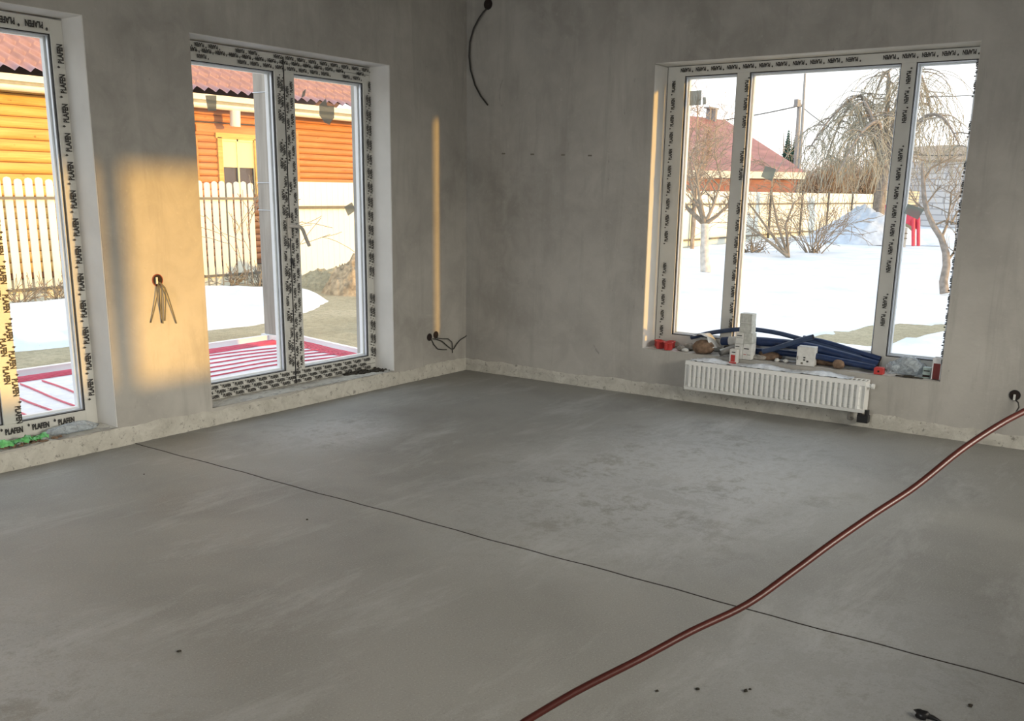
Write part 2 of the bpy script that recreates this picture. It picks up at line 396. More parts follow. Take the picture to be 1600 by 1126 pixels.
def make_window(name, label, mp, flip, U, Z, leafs, outer, bead, rows, group=None):
    """U,Z extents of outer frame; leafs = list of (u0,u1) glass extents; members fill what is left."""
    root = thing(name, label, None, mp(sum(U)/2, FR, Z[0]), kind='structure')
    (ua, ub), (za, zb) = U, Z
    def bx(mb, u0, u1, v0, v1, z0, z1):
        p, q = mp(u0, v0, z0), mp(u1, v1, z1); mb.box(p.x, q.x, p.y, q.y, p.z, q.z)
    g0, g1 = outer            # glass z extents
    v0 = FR; v1 = FR+.075
    fr = MB()
    bx(fr, ua, leafs[0][0], v0, v1, za, zb); bx(fr, leafs[-1][1], ub, v0, v1, za, zb)
    bx(fr, leafs[0][0], leafs[-1][1], v0, v1, za, g0); bx(fr, leafs[0][0], leafs[-1][1], v0, v1, g1, zb)
    fr.build('frame', M['pvc'], root, bevel=.002)
    for (a, b_), (c, d) in zip(leafs[:-1], leafs[1:]):
        m = MB(); bx(m, b_, c, v0-.004, v1+.004, g0-.001, g1+.001); m.build('mullion', M['pvc'], root, bevel=.002)
    for (a, b_) in leafs:
        # outside bead: bright white, set back, seen through the glass edge
        m = MB(); s = .020
        bx(m, a, a+s, v0+.045, v1, g0, g1); bx(m, b_-s, b_, v0+.045, v1, g0, g1); bx(m, a+s, b_-s, v0+.045, v1, g0, g0+s); bx(m, a+s, b_-s, v0+.045, v1, g1-s, g1)
        m.build('glazing_bead', M['pvcwhite'], root)
        m = MB(); s2 = .011
        for vv in ((v0+.006, v0+.012),):
            bx(m, a, a+.005, *vv, g0, g1); bx(m, b_-.005, b_, *vv, g0, g1); bx(m, a, b_, *vv, g0, g0+.005); bx(m, a, b_, *vv, g1-.005, g1)
        m.build('gasket', M['gasket'], root)
        m = MB(); bx(m, a+.001, a+s2, v0+.016, v0+.034, g0, g1); bx(m, b_-s2, b_-.001, v0+.016, v0+.034, g0, g1); bx(m, a+s2, b_-s2, v0+.016, v0+.034, g0, g0+s2); bx(m, a+s2, b_-s2, v0+.016, v0+.034, g1-s2, g1)
        m.build('spacer', M['alu'], root)
        m = MB(); p = [mp(a+.002, v0+.036, g0+.002), mp(b_-.002, v0+.036, g0+.002), mp(b_-.002, v0+.036, g1-.002), mp(a+.002, v0+.036, g1-.002)]
        m.quadmesh(p, [(0, 1, 2, 3)]); m.build('pane', M['glass'], root)
    pm = MB()
    for k, (u, z, ang, ln, st, sz) in enumerate(rows): print_row(pm, mp, u, z, FR-.0085, ang, ln, st, sz, k+len(name)*3)
    pm.build('film_print', M['print'], root)
    return root
mL = lambda u, v, z: Vector((u, v, z))
mR = lambda u, v, z: Vector((v, -u, z))      # u = -y : grows to the right as seen from inside
D90 = PI/2
# left glazed door (mostly outside the picture)
G = (.205, 2.295)
w1leaf = [(-4.93, -4.07), (-3.96, -3.41)]
w1leaf = [(-4.96, -3.90), (-3.798, -3.41)]
TZ, BZ = 2.335, .155
door1 = make_window('door_1', 'left glazed door with yellow sunlit post', mL, 1, (W1[0]-.03, -3.325), (.11, 2.372), w1leaf, G, .02,
    [(-5.0, .150, 0, 1.66, .155, .10), (-3.42, 2.348, PI, 1.6, .155, .10), (-3.352, .25, D90, 2.05, .155, .10), (-3.872, 2.25, -D90, 2.05, .155, .10), (-3.83, 2.2, -D90, 2.0, .155, .10)])
# double glazed door: frame, two sashes
w2leaf = [(-2.523, -1.842), (-1.668, -.988)]
G2 = (.221, 2.262)
door2 = make_window('door_2', 'double glazed door with two tall sashes and lever handle', mL, 1, (-2.66, -.900), (.11, 2.372), w2leaf, G2, .02,
    [(-2.64, .125, 0, 1.7, .105, .07), (-2.6, .155, 0, 1.65, .105, .07), (-2.56, .188, 0, 1.58, .105, .07),
     (-.92, 2.366, PI, 1.7, .105, .07), (-.95, 2.335, PI, 1.65, .105, .07), (-.99, 2.300, PI, 1.55, .105, .07),
     (-.917, .18, D90, 2.1, .105, .07), (-.945, .2, D90, 2.05, .105, .07), (-1.822, 2.26, -D90, 2.05, .105, .07), (-1.795, 2.24, -D90, 2.05, .105, .07), (-1.728, .2, D90, 2.05, .105, .07), (-1.690, .22, D90, 2.0, .105, .07)])
# sash edges and the dark seam between the leaves of the double door
m = MB(); m.box(-1.765, -1.757, FR-.0062, FR-.003, .12, 2.36); m.build('sash_seam', M['gasket'], door2)
m = MB()
for (a, b_) in w2leaf:
    m.box(a-.062, b_+.062, FR-.006, FR+.001, G2[1]+.058, G2[1]+.062) ; m.box(a-.062, b_+.062, FR-.006, FR+.001, G2[0]-.062, G2[0]-.058)
m.build('sash_edge', M['tape'], door2)
# handle
hd = MB(); hd.box(-1.775-.016, -1.775+.016, FR-.022, FR-.004, 1.16, 1.30)
hob = hd.build('handle', M['handle'], door2, bevel=.004)
m = MB(); m.tube([(-1.775, FR-.015, 1.245), (-1.775, FR-.06, 1.245), (-1.755, FR-.066, 1.243), (-1.715, FR-.066, 1.236), (-1.695, FR-.066, 1.215), (-1.665, FR-.066, 1.15), (-1.640, FR-.066, 1.105)], .0125, 10)
m.build('lever', M['handle'], hob)
m = MB(); m.tube([(-1.775, FR-.022, 1.02), (-1.775, FR-.030, 1.01), (-1.76, FR-.030, .97)], .008, 8); m.build('lock_cylinder', M['gasket'], door2)
# wide yard window
w3leaf = [(1.835, 2.235), (2.325, 3.335), (3.425, 3.790)]
G3 = (.455, 2.320)
win3 = make_window('window_1', 'wide three-pane white window with printed film above the radiator', mR, -1, (1.70, 3.828), (SILL+.005, 2.388), w3leaf, G3, .02,
    [(3.80, 2.372, PI, 2.05, .118, .078), (1.765, .42, D90, 1.9, .118, .078), (2.30, 2.3, -D90, 1.85, .118, .078), (3.375, 2.3, -D90, 1.85, .118, .078), (3.80, .45, D90, 1.9, .118, .078)])
# patches of tape and labels left on the glass
def patch(root, pts, mat, name='tape_patch'):
    m = MB(); n = len(pts); nrm = (pts[1]-pts[0]).cross(pts[2]-pts[0]).normalized()*.0012
    m.quadmesh([p+nrm for p in pts]+[p-nrm for p in pts], [tuple(range(n)), tuple(reversed(range(n, 2*n)))]+[(i, (i+1) % n, (i+1) % n+n, i+n) for i in range(n)])
    return m.build(name, M[mat], root)
VG = FR+.034
patch(win3, [atX(x, y, VG) for x, y in ((1078, 142), (1096, 141), (1095, 164), (1077, 165))], 'tapeglass')
patch(win3, [atX(x, y, VG) for x, y in ((1098, 152), (1103, 152), (1103, 163), (1098, 163))], 'tapeglass')
patch(win3, [atX(x, y, VG) for x, y in ((1196, 259), (1213, 264), (1206, 283), (1189, 276))], 'labelglass')
patch(win3, [atX(x, y, VG) for x, y in ((1418, 318), (1444, 327), (1434, 343), (1413, 333))], 'labelglass')
patch(door2, [atY(x, y, VG) for x, y in ((321, 149), (338, 149), (338, 173), (325, 173))], 'tapeglass')
patch(door2, [atY(x, y, VG) for x, y in ((499, 164), (509, 154), (511, 165), (522, 166), (522, 184), (517, 190), (515, 195), (508, 192), (499, 180))], 'tapeglass')
patch(door2, [atY(x, y, VG) for x, y in ((473, 143), (478, 139), (476, 150), (471, 153))], 'tapeglass')
patch(door2, [atY(x, y, VG) for x, y in ((538, 323), (550, 316), (555, 329), (544, 337))], 'tapeglass')
# ================================================================== INTERIOR THINGS
# radiator ---------------------------------------------------------
RX0, RX1 = -.045, -.135; RY0, RY1 = -3.405, -2.12; RZ0, RZ1 = .118, .325
rad = thing('radiator', 'low white ribbed panel radiator under the wide window', 'radiator', (-.09, (RY0+RY1)/2, RZ0))
m = MB(); n = 34; st = (RY1-RY0-.05)/n
vs = []; prof = []
for k in range(n):
    y = RY0+.025+k*st
    for a, dx in ((0, 0), (.28, 0), (.36, -.020), (.72, -.020), (.80, 0)): prof.append((y+a*st, dx))
prof = [(RY0, 0)] + prof + [(RY1, 0)]
zz = [(RZ0, .004), (RZ0+.022, 0), (RZ0+.026, 1), (RZ1-.030, 1), (RZ1-.024, 0), (RZ1, .004)]
for z, s in zz:
    for y, dx in prof: vs.append((RX1+.015 + (dx if s == 1 else (-.015 if s == 0 else -.008)), y, z))
k = len(prof)
fs = [(j*k+i, j*k+i+1, (j+1)*k+i+1, (j+1)*k+i) for j in range(len(zz)-1) for i in range(k-1)]
m.quadmesh(vs, fs, False); m.build('front_panel', M['enamel'], rad, solid=.002)
m = MB(); m.box(RX0, RX0+.012, RY0+.01, RY1-.01, RZ0, RZ1-.01); m.build('back_panel', M['enamel'], rad, bevel=.003)
for y in (RY0, RY1-.004): MB().box(RX0+.012, RX1+.003, y, y+.004, RZ0, RZ1).build('side_panel', M['enamel'], rad, bevel=.001)
m = MB(); m.box(RX1+.004, RX1+.014, RY0, RY1, RZ1-.001, RZ1+.004); m.box(RX0, RX0+.010, RY0, RY1, RZ1-.001, RZ1+.004)
for i in range(44):
    y = RY0+.02+i*(RY1-RY0-.04)/43; m.box(RX0, RX1+.010, y-.003, y+.003, RZ1-.003, RZ1+.002)
m.build('top_grille', M['enamel'], rad)
m = MB()
for i in range(60):
    y = RY0+.02+i*(RY1-RY0-.04)/59; m.box(RX0-.005, RX1+.012, y-.001, y+.001, RZ0+.01, RZ1-.03)
m.build('convector_fin', M['rib'], rad)
m = MB()
for z in (.165, .215, .262): m.box(RX1-.0012, RX1+.001, RY0+.03, RY1-.03, z-.0015, z+.0015)
m.build('crease_line', M['rib'], rad)
for y in (-2.45, -3.1): MB().box(-.001, RX0+.002, y-.02, y+.02, .15, .30).build('bracket', M['enamel'], rad)
m = MB(); m.tube([(-.09, RY0-.001, .295), (-.09, RY0-.03, .295)], .012, 10); m.tube([(-.09, RY0-.028, .295), (-.09, RY0-.045, .295)], .017, 10); m.build('air_vent', M['enamel'], rad)
vl = MB(); vl.tube([(-.09, RY0+.03, RZ0+.004), (-.09, RY0+.03, .055)], .016, 10); vl.box(-.12, -.06, RY0-.03, RY0+.04, .05, .10); vl.tube([(-.09, RY0-.015, .10), (-.09, RY0-.015, .135)], .015, 10)
vl.tube([(-.09, RY0+.03, .06), (-.05, RY0+.03, .05), (0, RY0+.03, .05)], .012, 8)
vb = vl.build('valve', M['black'], rad, bevel=.003)
m = MB(); m.tube([(-.09, RY0+.10, RZ0+.004), (-.09, RY0+.10, .06), (-.05, RY0+.10, .05), (0, RY0+.10, .05)], .011, 10); m.build('pipe_union', M['greypipe'], rad)
# wrinkled protective film lying over the radiator top
def crumple(name, pts_fn, nu, nv, mat, seed, amp, parent=None):
    rn = random.Random(seed); vs = []
    for j in range(nv+1):
        for i in range(nu+1):
            p = Vector(pts_fn(i/nu, j/nv)); p += Vector((rn.uniform(-1, 1)*amp*.5, rn.uniform(-1, 1)*amp*.5, rn.uniform(0, 1)*amp)); vs.append(p)
    fs = [(j*(nu+1)+i, j*(nu+1)+i+1, (j+1)*(nu+1)+i+1, (j+1)*(nu+1)+i) for j in range(nv) for i in range(nu)]
    return MB().quadmesh(vs, fs, True).build(name, mat, parent)
fl = crumple('protective_film', lambda a, b: (-.018-.118*b, RY0+.10+(RY1-.04-RY0-.10)*a, RZ1+.005 + .024*math.sin(a*9)**2*math.sin(PI*b)), 60, 6, M['film'], 3, .008)
tag(fl, 'wrinkled translucent film lying along the radiator top', 'plastic film')

# sill clutter -----------------------------------------------------
S = SILL+.004
def socketbox(x, y, z, label, r=.034, h=.048, lay=False, rot=0):
    t = thing('socket_box', label, 'socket box', (x, y, z), 'red socket boxes on the sill')
    m = MB(); n = 18; vs = []; fs = []
    prof = [(r*.90, 0), (r*.96, h*.1), (r*.96, h*.8), (r*1.08, h*.82), (r*1.08, h), (r*.93, h), (r*.88, h*.12), (0.001, h*.12)]
    for (rr, zz) in prof:
        for j in range(n): vs.append(Vector((rr*math.cos(2*PI*j/n), rr*math.sin(2*PI*j/n), zz)))
    for i in range(len(prof)-1):
        for j in range(n): fs.append((i*n+j, i*n+(j+1) % n, (i+1)*n+(j+1) % n, (i+1)*n+j))
    R = Matrix.Rotation(rot, 4, 'Z') @ (Matrix.Rotation(PI/2, 4, 'Y') if lay else Matrix.Identity(4))
    off = Vector((x, y, z + (r*1.08 if lay else 0)))
    m.quadmesh([off + R @ v for v in vs], fs, True); m.build('cup', M['redplastic'], t)
    for a in (0, PI):
        c_ = Vector((math.cos(a)*r*1.02, math.sin(a)*r*1.02, h*.45)); mm = Matrix.Translation(off) @ R @ Matrix.Translation(c_)
        MB().box(-.006, .006, -.010, .010, -h*.45, h*.40, mm).build('screw_lug', M['redplastic'], t, bevel=.002)
    return t
q = atZ(1032, 543, S); socketbox(.06, -1.815, S, 'red socket box on the sill, second from the left', .033, .055)
socketbox(.035, -1.895, S, 'red socket box on the sill beside the rubble, third from the left', .034, .057)
socketbox(.13, -1.765, S, 'red socket box tucked against the left window reveal', .030, .05)
socketbox(.135, -1.87, S, 'red socket box at the back touching the window frame', .030, .052)
def rubble(x, y, z, r, mat, label, seed, group=None, name='rubble_lump', cat='rubble', amp=.25):
    m = MB().blob((x, y, z+r[2]*.8), r, seed, amp, 12, 8, z); o = m.build(name, M[mat]); return tag(o, label, cat, group)
rubble(.07, -1.985, S, (.035, .030, .020), 'greyrub', 'small grey mortar lump right of the red boxes', 5)
rubble(.12, -2.03, S, (.04, .04, .03), 'greyrub', 'grey rubble lump behind the small mortar lump', 6)
rubble(.035, -2.035, S, (.028, .026, .014), 'boxwhite', 'pale plaster crumb by the sill edge near the red boxes', 7)
rubble(.055, -2.17, S, (.07, .085, .055), 'brown', 'brown rounded lump of wood under crumpled paper', 9, amp=.12)
cp = crumple('crumpled_paper', lambda a, b: (.03+.11*b, -2.09-.17*a, S+.114+.018*math.sin(a*4)-.055*max(0, a-.55)*2*1.2), 8, 6, M['boxwhite'], 12, .012)
tag(cp, 'crumpled white paper sheet draped over the brown lump', 'paper')
rubble(.165, -2.33, S, (.025, .055, .032), 'soil', 'dark heap of scraps between paper and carton stack', 15, name='debris_heap', cat='debris')
rubble(.10, -2.66, S, (.05, .09, .030), 'brown', 'brown wood scrap right of the carton stack', 21, name='wood_scrap', cat='scrap', amp=.35)
rubble(.05, -2.60, S, (.018, .06, .018), 'greyrub', 'long pale plaster shard right of the carton stack', 22, amp=.15)
rubble(.045, -2.735, S, (.014, .016, .014), 'boxwhite', 'left of two small white crumbs beside the single carton', 23, 'white crumbs')
rubble(.045, -2.80, S, (.016, .018, .015), 'boxwhite', 'right of two small white crumbs beside the single carton', 24, 'white crumbs')
rubble(.13, -3.05, S, (.05, .12, .030), 'brown', 'dark brown bark scrap behind the single white carton', 25, name='wood_scrap', cat='scrap', amp=.35)
rubble(.05, -3.165, S, (.035, .045, .034), 'brown', 'rounded reddish stone right of the single carton', 26, name='stone', cat='stone', amp=.1)
# metal offcut pipe
m = MB(); a = Vector((-.0, -2.325, S+.024)); b_ = Vector((.13, -2.43, S+.075)); m.tube([a, b_], .024, 16, caps=False); m.tube([b_, a], .019, 16, caps=False)
tag(m.build('pipe_offcut', M['greypipe']), 'short grey pipe offcut leaning left of the carton stack', 'pipe')
# cartons
def carton(x0, x1, y0, y1, z0, z1, label, marks=(), mat='boxwhite', rot=0, group=None):
    c_ = Vector(((x0+x1)/2, (y0+y1)/2, z0)); t = thing('carton', label, 'carton', c_, group)
    R = Matrix.Translation(c_) @ Matrix.Rotation(rot, 4, 'Z'); hx, hy, h = abs(x1-x0)/2, abs(y1-y0)/2, z1-z0
    MB().box(-hx, hx, -hy, hy, 0, h, R).build('body', M[mat], t, bevel=.0015)
    MB().box(-hx*.96, hx*.96, -hy*.96, hy*.96, h-.0005, h+.0012, R).build('lid', M['boxwhite'], t)
    mm = {}
    for (u0, u1, w0, w1, mt) in marks:        # on the room-facing side (-x): u across (left to right), w up, fractions
        mm.setdefault((mt, u0, w0), MB()).box(-hx-.0012, -hx+.001, hy-2*hy*u0, hy-2*hy*u1, h*w0, h*w1, R)
    for mt, q in mm.items(): q.build('printed_mark', M[mt[0]], t)
    return t
lines = [(.08, .92, z_, z_+.05, 'cablegrey') for z_ in (.15, .30)]
h0 = S; h1 = S+.105; h2 = S+.185; h3 = S+.315
carton(-.015, .065, -2.500, -2.440, h0, h1, 'bottom left carton of the stack behind the small red one', [(.1, .6, .80, .86, 'black')])
carton(-.012, .068, -2.565, -2.502, h0, h1+.005, 'bottom right carton of the stack with dark printed line', [(.12, .7, .66, .72, 'black'), (.1, .4, .30, .33, 'redplastic'), (.5, .9, .30, .33, 'cablegrey')])
carton(-.010, .070, -2.500, -2.443, h1+.002, h2, 'middle left carton of the stack', [(.15, .75, .70, .78, 'black'), (.1, .9, .52, .545, 'cablegrey')])
carton(-.008, .072, -2.563, -2.502, h1+.007, h2, 'middle right carton of the stack beside its printed twin', [], 'boxwhite2')
carton(-.005, .075, -2.552, -2.462, h2+.002, h2+.063, 'grey printed carton second from the top of the stack', [(.08, .92, .45, .50, 'boxwhite')], 'boxwhite2')
carton(-.003, .077, -2.549, -2.459, h2+.065, h3+.005, 'topmost grey printed carton of the stack', [(.08, .92, .1, .16, 'boxwhite'), (.3, .33, .2, .9, 'boxwhite'), (.6, .63, .2, .9, 'boxwhite')], 'boxwhite2')
t = carton(-.075, -.030, -2.483, -2.430, RZ1+.012, RZ1+.110, 'small white and red carton in front of the stack', [(.0, 1.0, .0, .10, 'redplastic'), (.20, .80, .12, .62, 'redplastic'), (.3, .8, .78, .84, 'black')], 'boxwhite')
carton(.0, .085, -3.005, -2.885, S, S+.128, 'single white carton with black dots right of the stack', [(.38, .5, .40, .48, 'black'), (.38, .5, .28, .35, 'black'), (.56, .68, .20, .29, 'black'), (.25, .38, .08, .18, 'cablegrey'), (.05, .09, .30, .5, 'cablegrey')], rot=.12)
# blue insulated pipes lying across the sill
def bez(p0, p1, p2, p3, n=20):
    P = [Vector(p) for p in (p0, p1, p2, p3)]; r = []
    for i in range(n+1):
        t_ = i/n; r.append(P[0]*(1-t_)**3 + P[1]*3*t_*(1-t_)**2 + P[2]*3*t_*t_*(1-t_) + P[3]*t_**3)
    return r
def catmull(ps, n=6):
    r = []
    for i in range(len(ps)-1):
        a, b_, c_, d = ps[max(i-1, 0)], ps[i], ps[i+1], ps[min(i+2, len(ps)-1)]
        for k in range(n):
            t_ = k/n; r.append(.5*((2*b_)+(c_-a)*t_+(2*a-5*b_+4*c_-d)*t_**2+(3*b_-a-3*c_+d)*t_**3))
    return r+[ps[-1]]
def bluepipe(pts, r, mat, label, bands=()):
    t = thing('insulated_pipe', label, 'pipe', pts[0], 'blue insulated pipes on the sill')
    m = MB(); m.tube(pts, r, 14, caps=False); m.build('insulation', M[mat], t)
    m = MB(); m.tube([pts[0]-(pts[1]-pts[0]).normalized()*.002, pts[0]+(pts[1]-pts[0]).normalized()*.004], r*.72, 12); m.build('bore', M['cavity'], t); m = MB(); m.tube([pts[-1]-(pts[-1]-pts[-2]).normalized()*.004, pts[-1]+(pts[-1]-pts[-2]).normalized()*.002], r*.72, 12); m.build('bore', M['cavity'], t)
    for i in bands:
        m = MB(); m.tube(pts[i:i+3], r*1.03, 14, caps=False); m.build('label_band', M['boxwhite'], t)
    return t
pth = lambda X, *q: catmull([atX(x, y, X) for x, y in q], 5)
bluepipe(pth(.165, (1080, 527), (1115, 519), (1165, 514), (1210, 519), (1250, 529), (1300, 543), (1345, 557)), .0165, 'bluepipe2', 'thin slate blue pipe arching over the others behind the cartons')
bluepipe(pth(.12, (1128, 533), (1165, 532), (1210, 535), (1260, 541), (1315, 555), (1372, 571)), .031, 'bluepipe', 'thick dark blue pipe sloping down to the small red box', (2,))
bluepipe(pth(.13, (1150, 545), (1190, 549), (1225, 551), (1262, 556)), .022, 'bluepipe', 'short dark blue pipe lying low behind the carton stack')
bluepipe(pth(.045, (1192, 549), (1215, 543), (1245, 533), (1271, 526)), .0185, 'bluepipe2', 'short slate blue pipe propped up above the single carton')
bluepipe(pth(.175, (1255, 528), (1290, 535), (1330, 547), (1376, 561)), .0195, 'bluepipe', 'blue pipe lying upper right on top of the thick one')
bluepipe(pth(.065, (1275, 556), (1310, 563), (1340, 569), (1368, 575)), .021, 'bluepipe', 'front blue pipe ending just left of the small red box')
# small red box
t = thing('junction_box', 'small red plastic box at the right end of the pipes', 'box', (.015, -3.445, S))
MB().box(-.018, .035, -3.475, -3.415, S, S+.042).build('body', M['redplastic'], t, bevel=.004)
MB().box(-.0195, -.017, -3.452, -3.44, S+.016, S+.028).build('knockout', M['cavity'], t)
MB().box(-.014, .031, -3.470, -3.420, S+.041, S+.046).build('cover', M['redplastic'], t, bevel=.002)
# plastic bag
m = MB(); m.blob((.10, -3.60, S+.062), (.065, .095, .062), 4, .22, 22, 14, S+.001); m.blob((.05, -3.515, S+.045), (.04, .04, .04), 9, .3, 14, 10, S+.001)
tag(m.build('plastic_bag', M['bag']), 'clear crumpled polythene bag on the right end of the sill', 'bag')
m = MB(); m.box(.005, .02, -3.72, -3.55, S, S+.006); m.box(.0, .04, -3.66, -3.60, S, S+.010)
tag(m.build('dark_offcut', M['soil']), 'flat dark offcut under the front of the polythene bag', 'offcut')
# profile offcut standing in the right corner of the sill
t = thing('profile_offcut', 'white profile offcut with dark hollow standing in right sill corner', 'offcut', (.06, -3.79, S))
m = MB(); m.box(.03, .10, -3.818, -3.812, S, S+.135); m.box(.03, .10, -3.768, -3.762, S, S+.115); m.box(.03, .036, -3.818, -3.762, S+.105, S+.140); m.box(.09, .10, -3.818, -3.762, S, S+.14)
m.build('shell', M['pvcwhite'], t, bevel=.001)
MB().box(.040, .088, -3.811, -3.769, S+.001, S+.105).build('hollow', M['darkred'], t)
m = MB(); m.box(.045, .09, -3.755, -3.705, S, S+.07)
t2 = thing('meter_box', 'small grey box with slots left of the standing profile offcut', 'box', (.07, -3.73, S)); m.build('body', M['tapeblue'], t2, bevel=.002)
MB().box(.043, .046, -3.748, -3.712, S+.045, S+.052).build('slot', M['cavity'], t2); MB().box(.043, .046, -3.752, -3.708, S+.008, S+.022).build('slot', M['cavity'], t2)

# wall boxes with loose wires ---------------------------------------
def wallbox(axis, u, z, label, r=.034, cat='wall socket box', col='darkred'):
    p = Vector((u, 0, z)) if axis == 'x' else Vector((0, u, z)); t = thing('wall_socket_box', label, cat, p)
    R = Matrix.Translation(p) @ (Matrix.Rotation(PI/2, 4, 'X') if axis == 'x' else Matrix.Rotation(-PI/2, 4, 'Y'))
    n = 20; vs = []; fs = []
    prof = [(r*1.02, -.001), (r*1.04, .003), (r*.90, .003), (r*.86, .0015), (.001, .0012)]
    for (rr, zz) in prof:
        for j in range(n): vs.append(R @ Vector((rr*math.cos(2*PI*j/n), rr*math.sin(2*PI*j/n), zz)))
    rim = MB().quadmesh(vs[:3*n], [(i*n+j, i*n+(j+1) % n, (i+1)*n+(j+1) % n, (i+1)*n+j) for i in range(2) for j in range(n)]); rim.build('rim', M[col], t)
    MB().quadmesh(vs[2*n:], [(i*n+j, i*n+(j+1) % n, (i+1)*n+(j+1) % n, (i+1)*n+j) for i in range(2) for j in range(n)]).build('hole', M['cavity'], t)
    return t
def wires(t, paths, r=.0035, mat='cable'):
    for p in paths: MB().tube(p, r, 6).build('wire', M[mat], t)
def P(px, py, off): v = atY(px, py, -off); return v
t = wallbox('x', -2.995, .957, 'socket box with five wires hanging on the sunlit pier', .036)
wires(t, [[P(246, 441, .004), P(247, 447, .02), P(246, 462, .02), P(241, 485, .014), P(236, 504, .008)],
          [P(248, 441, .004), P(249, 448, .022), P(250, 470, .018), P(255, 505, .010)],
          [P(246, 441, .004), P(252, 450, .02), P(253, 475, .02), P(254, 504, .012)],
          [P(247, 440, .004), P(252, 445, .03), P(258, 451, .025), P(259, 465, .02), P(258, 501, .010)],
          [P(250, 441, .004), P(258, 449, .025), P(262, 460, .02), P(269, 482, .014), P(276, 505, .008)]], .0035, 'cablegrey')
MB().box(-3.012, -3.000, -.012, -.003, .935, .975).build('clip', M['boxwhite'], t)
t = wallbox('x', -.487, .335, 'left of the paired socket boxes low in the corner', .030, col='black')
wires(t, [[P(676, 529, .004), P(683, 530, .02), P(691, 533, .02), P(700, 541, .015), P(705, 545, .01), P(709, 545, .012), P(714, 537, .02), P(719, 531, .012), P(727, 526, .006), P(731, 522, .004)],
          [P(674, 530, .004), P(678, 538, .015), P(684, 545, .012), P(692, 546, .01), P(698, 546, .004)]], .004)
t = wallbox('x', -.405, .345, 'right of the paired socket boxes low in the corner', .030, col='black')
wires(t, [[P(683, 528, .004), P(692, 529, .02), P(700, 529, .025), P(706, 534, .02), P(707, 540, .014), P(707, 551, .006)]], .004)
t = wallbox('y', -.214, 2.915, 'high black box with long curved cable near the corner', .040, col='black')
def Q(px, py, off): return atX(px, py, -off)
pp = [Q(760, 14, .004), Q(755, 19, .03), Q(748, 29, .03), Q(740, 45, .02), Q(734, 66, .02), Q(733, 88, .02), Q(735, 108, .02), Q(742, 133, .02), Q(751, 150, .02), Q(762, 164, .02)]
MB().tube(pp, .0065, 8).build('wire', M['cable'], t)
t = wallbox('y', -4.262, .330, 'black socket box low on the right wall with short cable', .032, col='black')
wires(t, [[Q(1587, 625, .004), Q(1591, 629, .03), Q(1592, 636, .03), Q(1586, 646, .03), Q(1578, 658, .02)]], .0045, 'cable')
MB().box(-.012, -.003, -4.268, -4.256, .300, .335).build('clip', M['boxwhite'], t)
wallbox('y', -4.355, .330, 'socket box at the right picture edge beside the cabled one', .032, col='darkred')
# row of drill marks on the right wall
m = MB()
for (x, y) in ((786, 240), (831, 241), (879, 242), (921, 243)):
    p = atX(x, y, 0); m.box(-.0015, .001, p.y-.022, p.y+.012, p.z-.006, p.z+.006)
mk = m.build('drill_mark', M['cablegrey'], bpy.data.objects['wall_right'])

# threshold clutter
o = crumple('green_wrap', lambda a, b: (-4.02+.27*a, .015+.07*b, PL+.012+.025*math.sin(PI*b)*(.5+.5*math.sin(a*14))), 26, 8, M['greenrag'], 31, .018)
tag(o, 'crumpled green plastic wrap on the left threshold', 'plastic wrap')
m = MB(); m.blob((-3.58, .085, PL+.030), (.13, .045, .030), 12, .3, 20, 10, PL+.006)
tag(m.build('plastic_bag', M['bag']), 'flattened clear plastic bag on the left door threshold', 'bag')
m = MB(); rn = random.Random(5)
for i in range(40):
    x = -4.05+.4*rn.random()*rn.random(); m.blob((x, rn.uniform(.01, .06), PL+.008), (rn.uniform(.006, .02), .009, rn.uniform(.005, .011)), i, .3, 6, 4)
tag(m.build('threshold_crumbs', M['brown']), 'brown mortar crumbs along the left threshold edge', 'crumbs', kind='stuff')
m = MB()
for i in range(130):
    u = rn.random(); x = -1.30+.37*u; y = rn.uniform(.03+.10*(1-u), .185); r = rn.uniform(.006, .02)
    m.blob((x, y, PL+.006), (r, r*.8, r*.6), i, .35, 6, 4)
tag(m.build('debris_pile', M['soil']), 'dark crumbly debris at the right end of the double door threshold', 'debris', kind='stuff')
# crumbs on the slab
m = MB(); q = atZ(1440, 1121, 0); m.blob((q.x, q.y, .012), (.016, .022, .014), 3, .35, 10, 6, .0005); m.tube([(q.x, q.y, .012), (q.x+.01, q.y-.03, .006), (q.x+.0, q.y-.06, .004)], [.010, .007, .002], 6)
tag(m.build('rubber_scrap', M['black']), 'black scrap on the floor at the bottom right', 'scrap')
cl_ = ['dark crumb in the middle of the short row near the bottom edge', 'dark crumb right below the red-brown pipe, right end of the row', 'dark crumb at the left end of the short row near the bottom edge', 'dark crumb near the bottom right corner of the floor',
       'tiny crumb touching the right end of the short row', 'dark crumb alone on the lower left floor', 'dark crumb on the floor just left of the joint, mid picture', 'tiny dark crumb near the left threshold']
for k, (x, y, s) in enumerate(((1090, 1077, .006), (1165, 1080, .007), (1027, 1080, .005), (1516, 1103, .007), (1172, 1077, .004), (280, 1018, .006), (480, 812, .005), (225, 741, .004))):
    q = atZ(x, y, 0); o = MB().blob((q.x, q.y, s*.45), (s*1.3, s, s*.6), k, .3, 8, 5, .0003).build('floor_crumb', M['soil'])
    tag(o, cl_[k], 'crumb', 'dark crumbs on the screed')

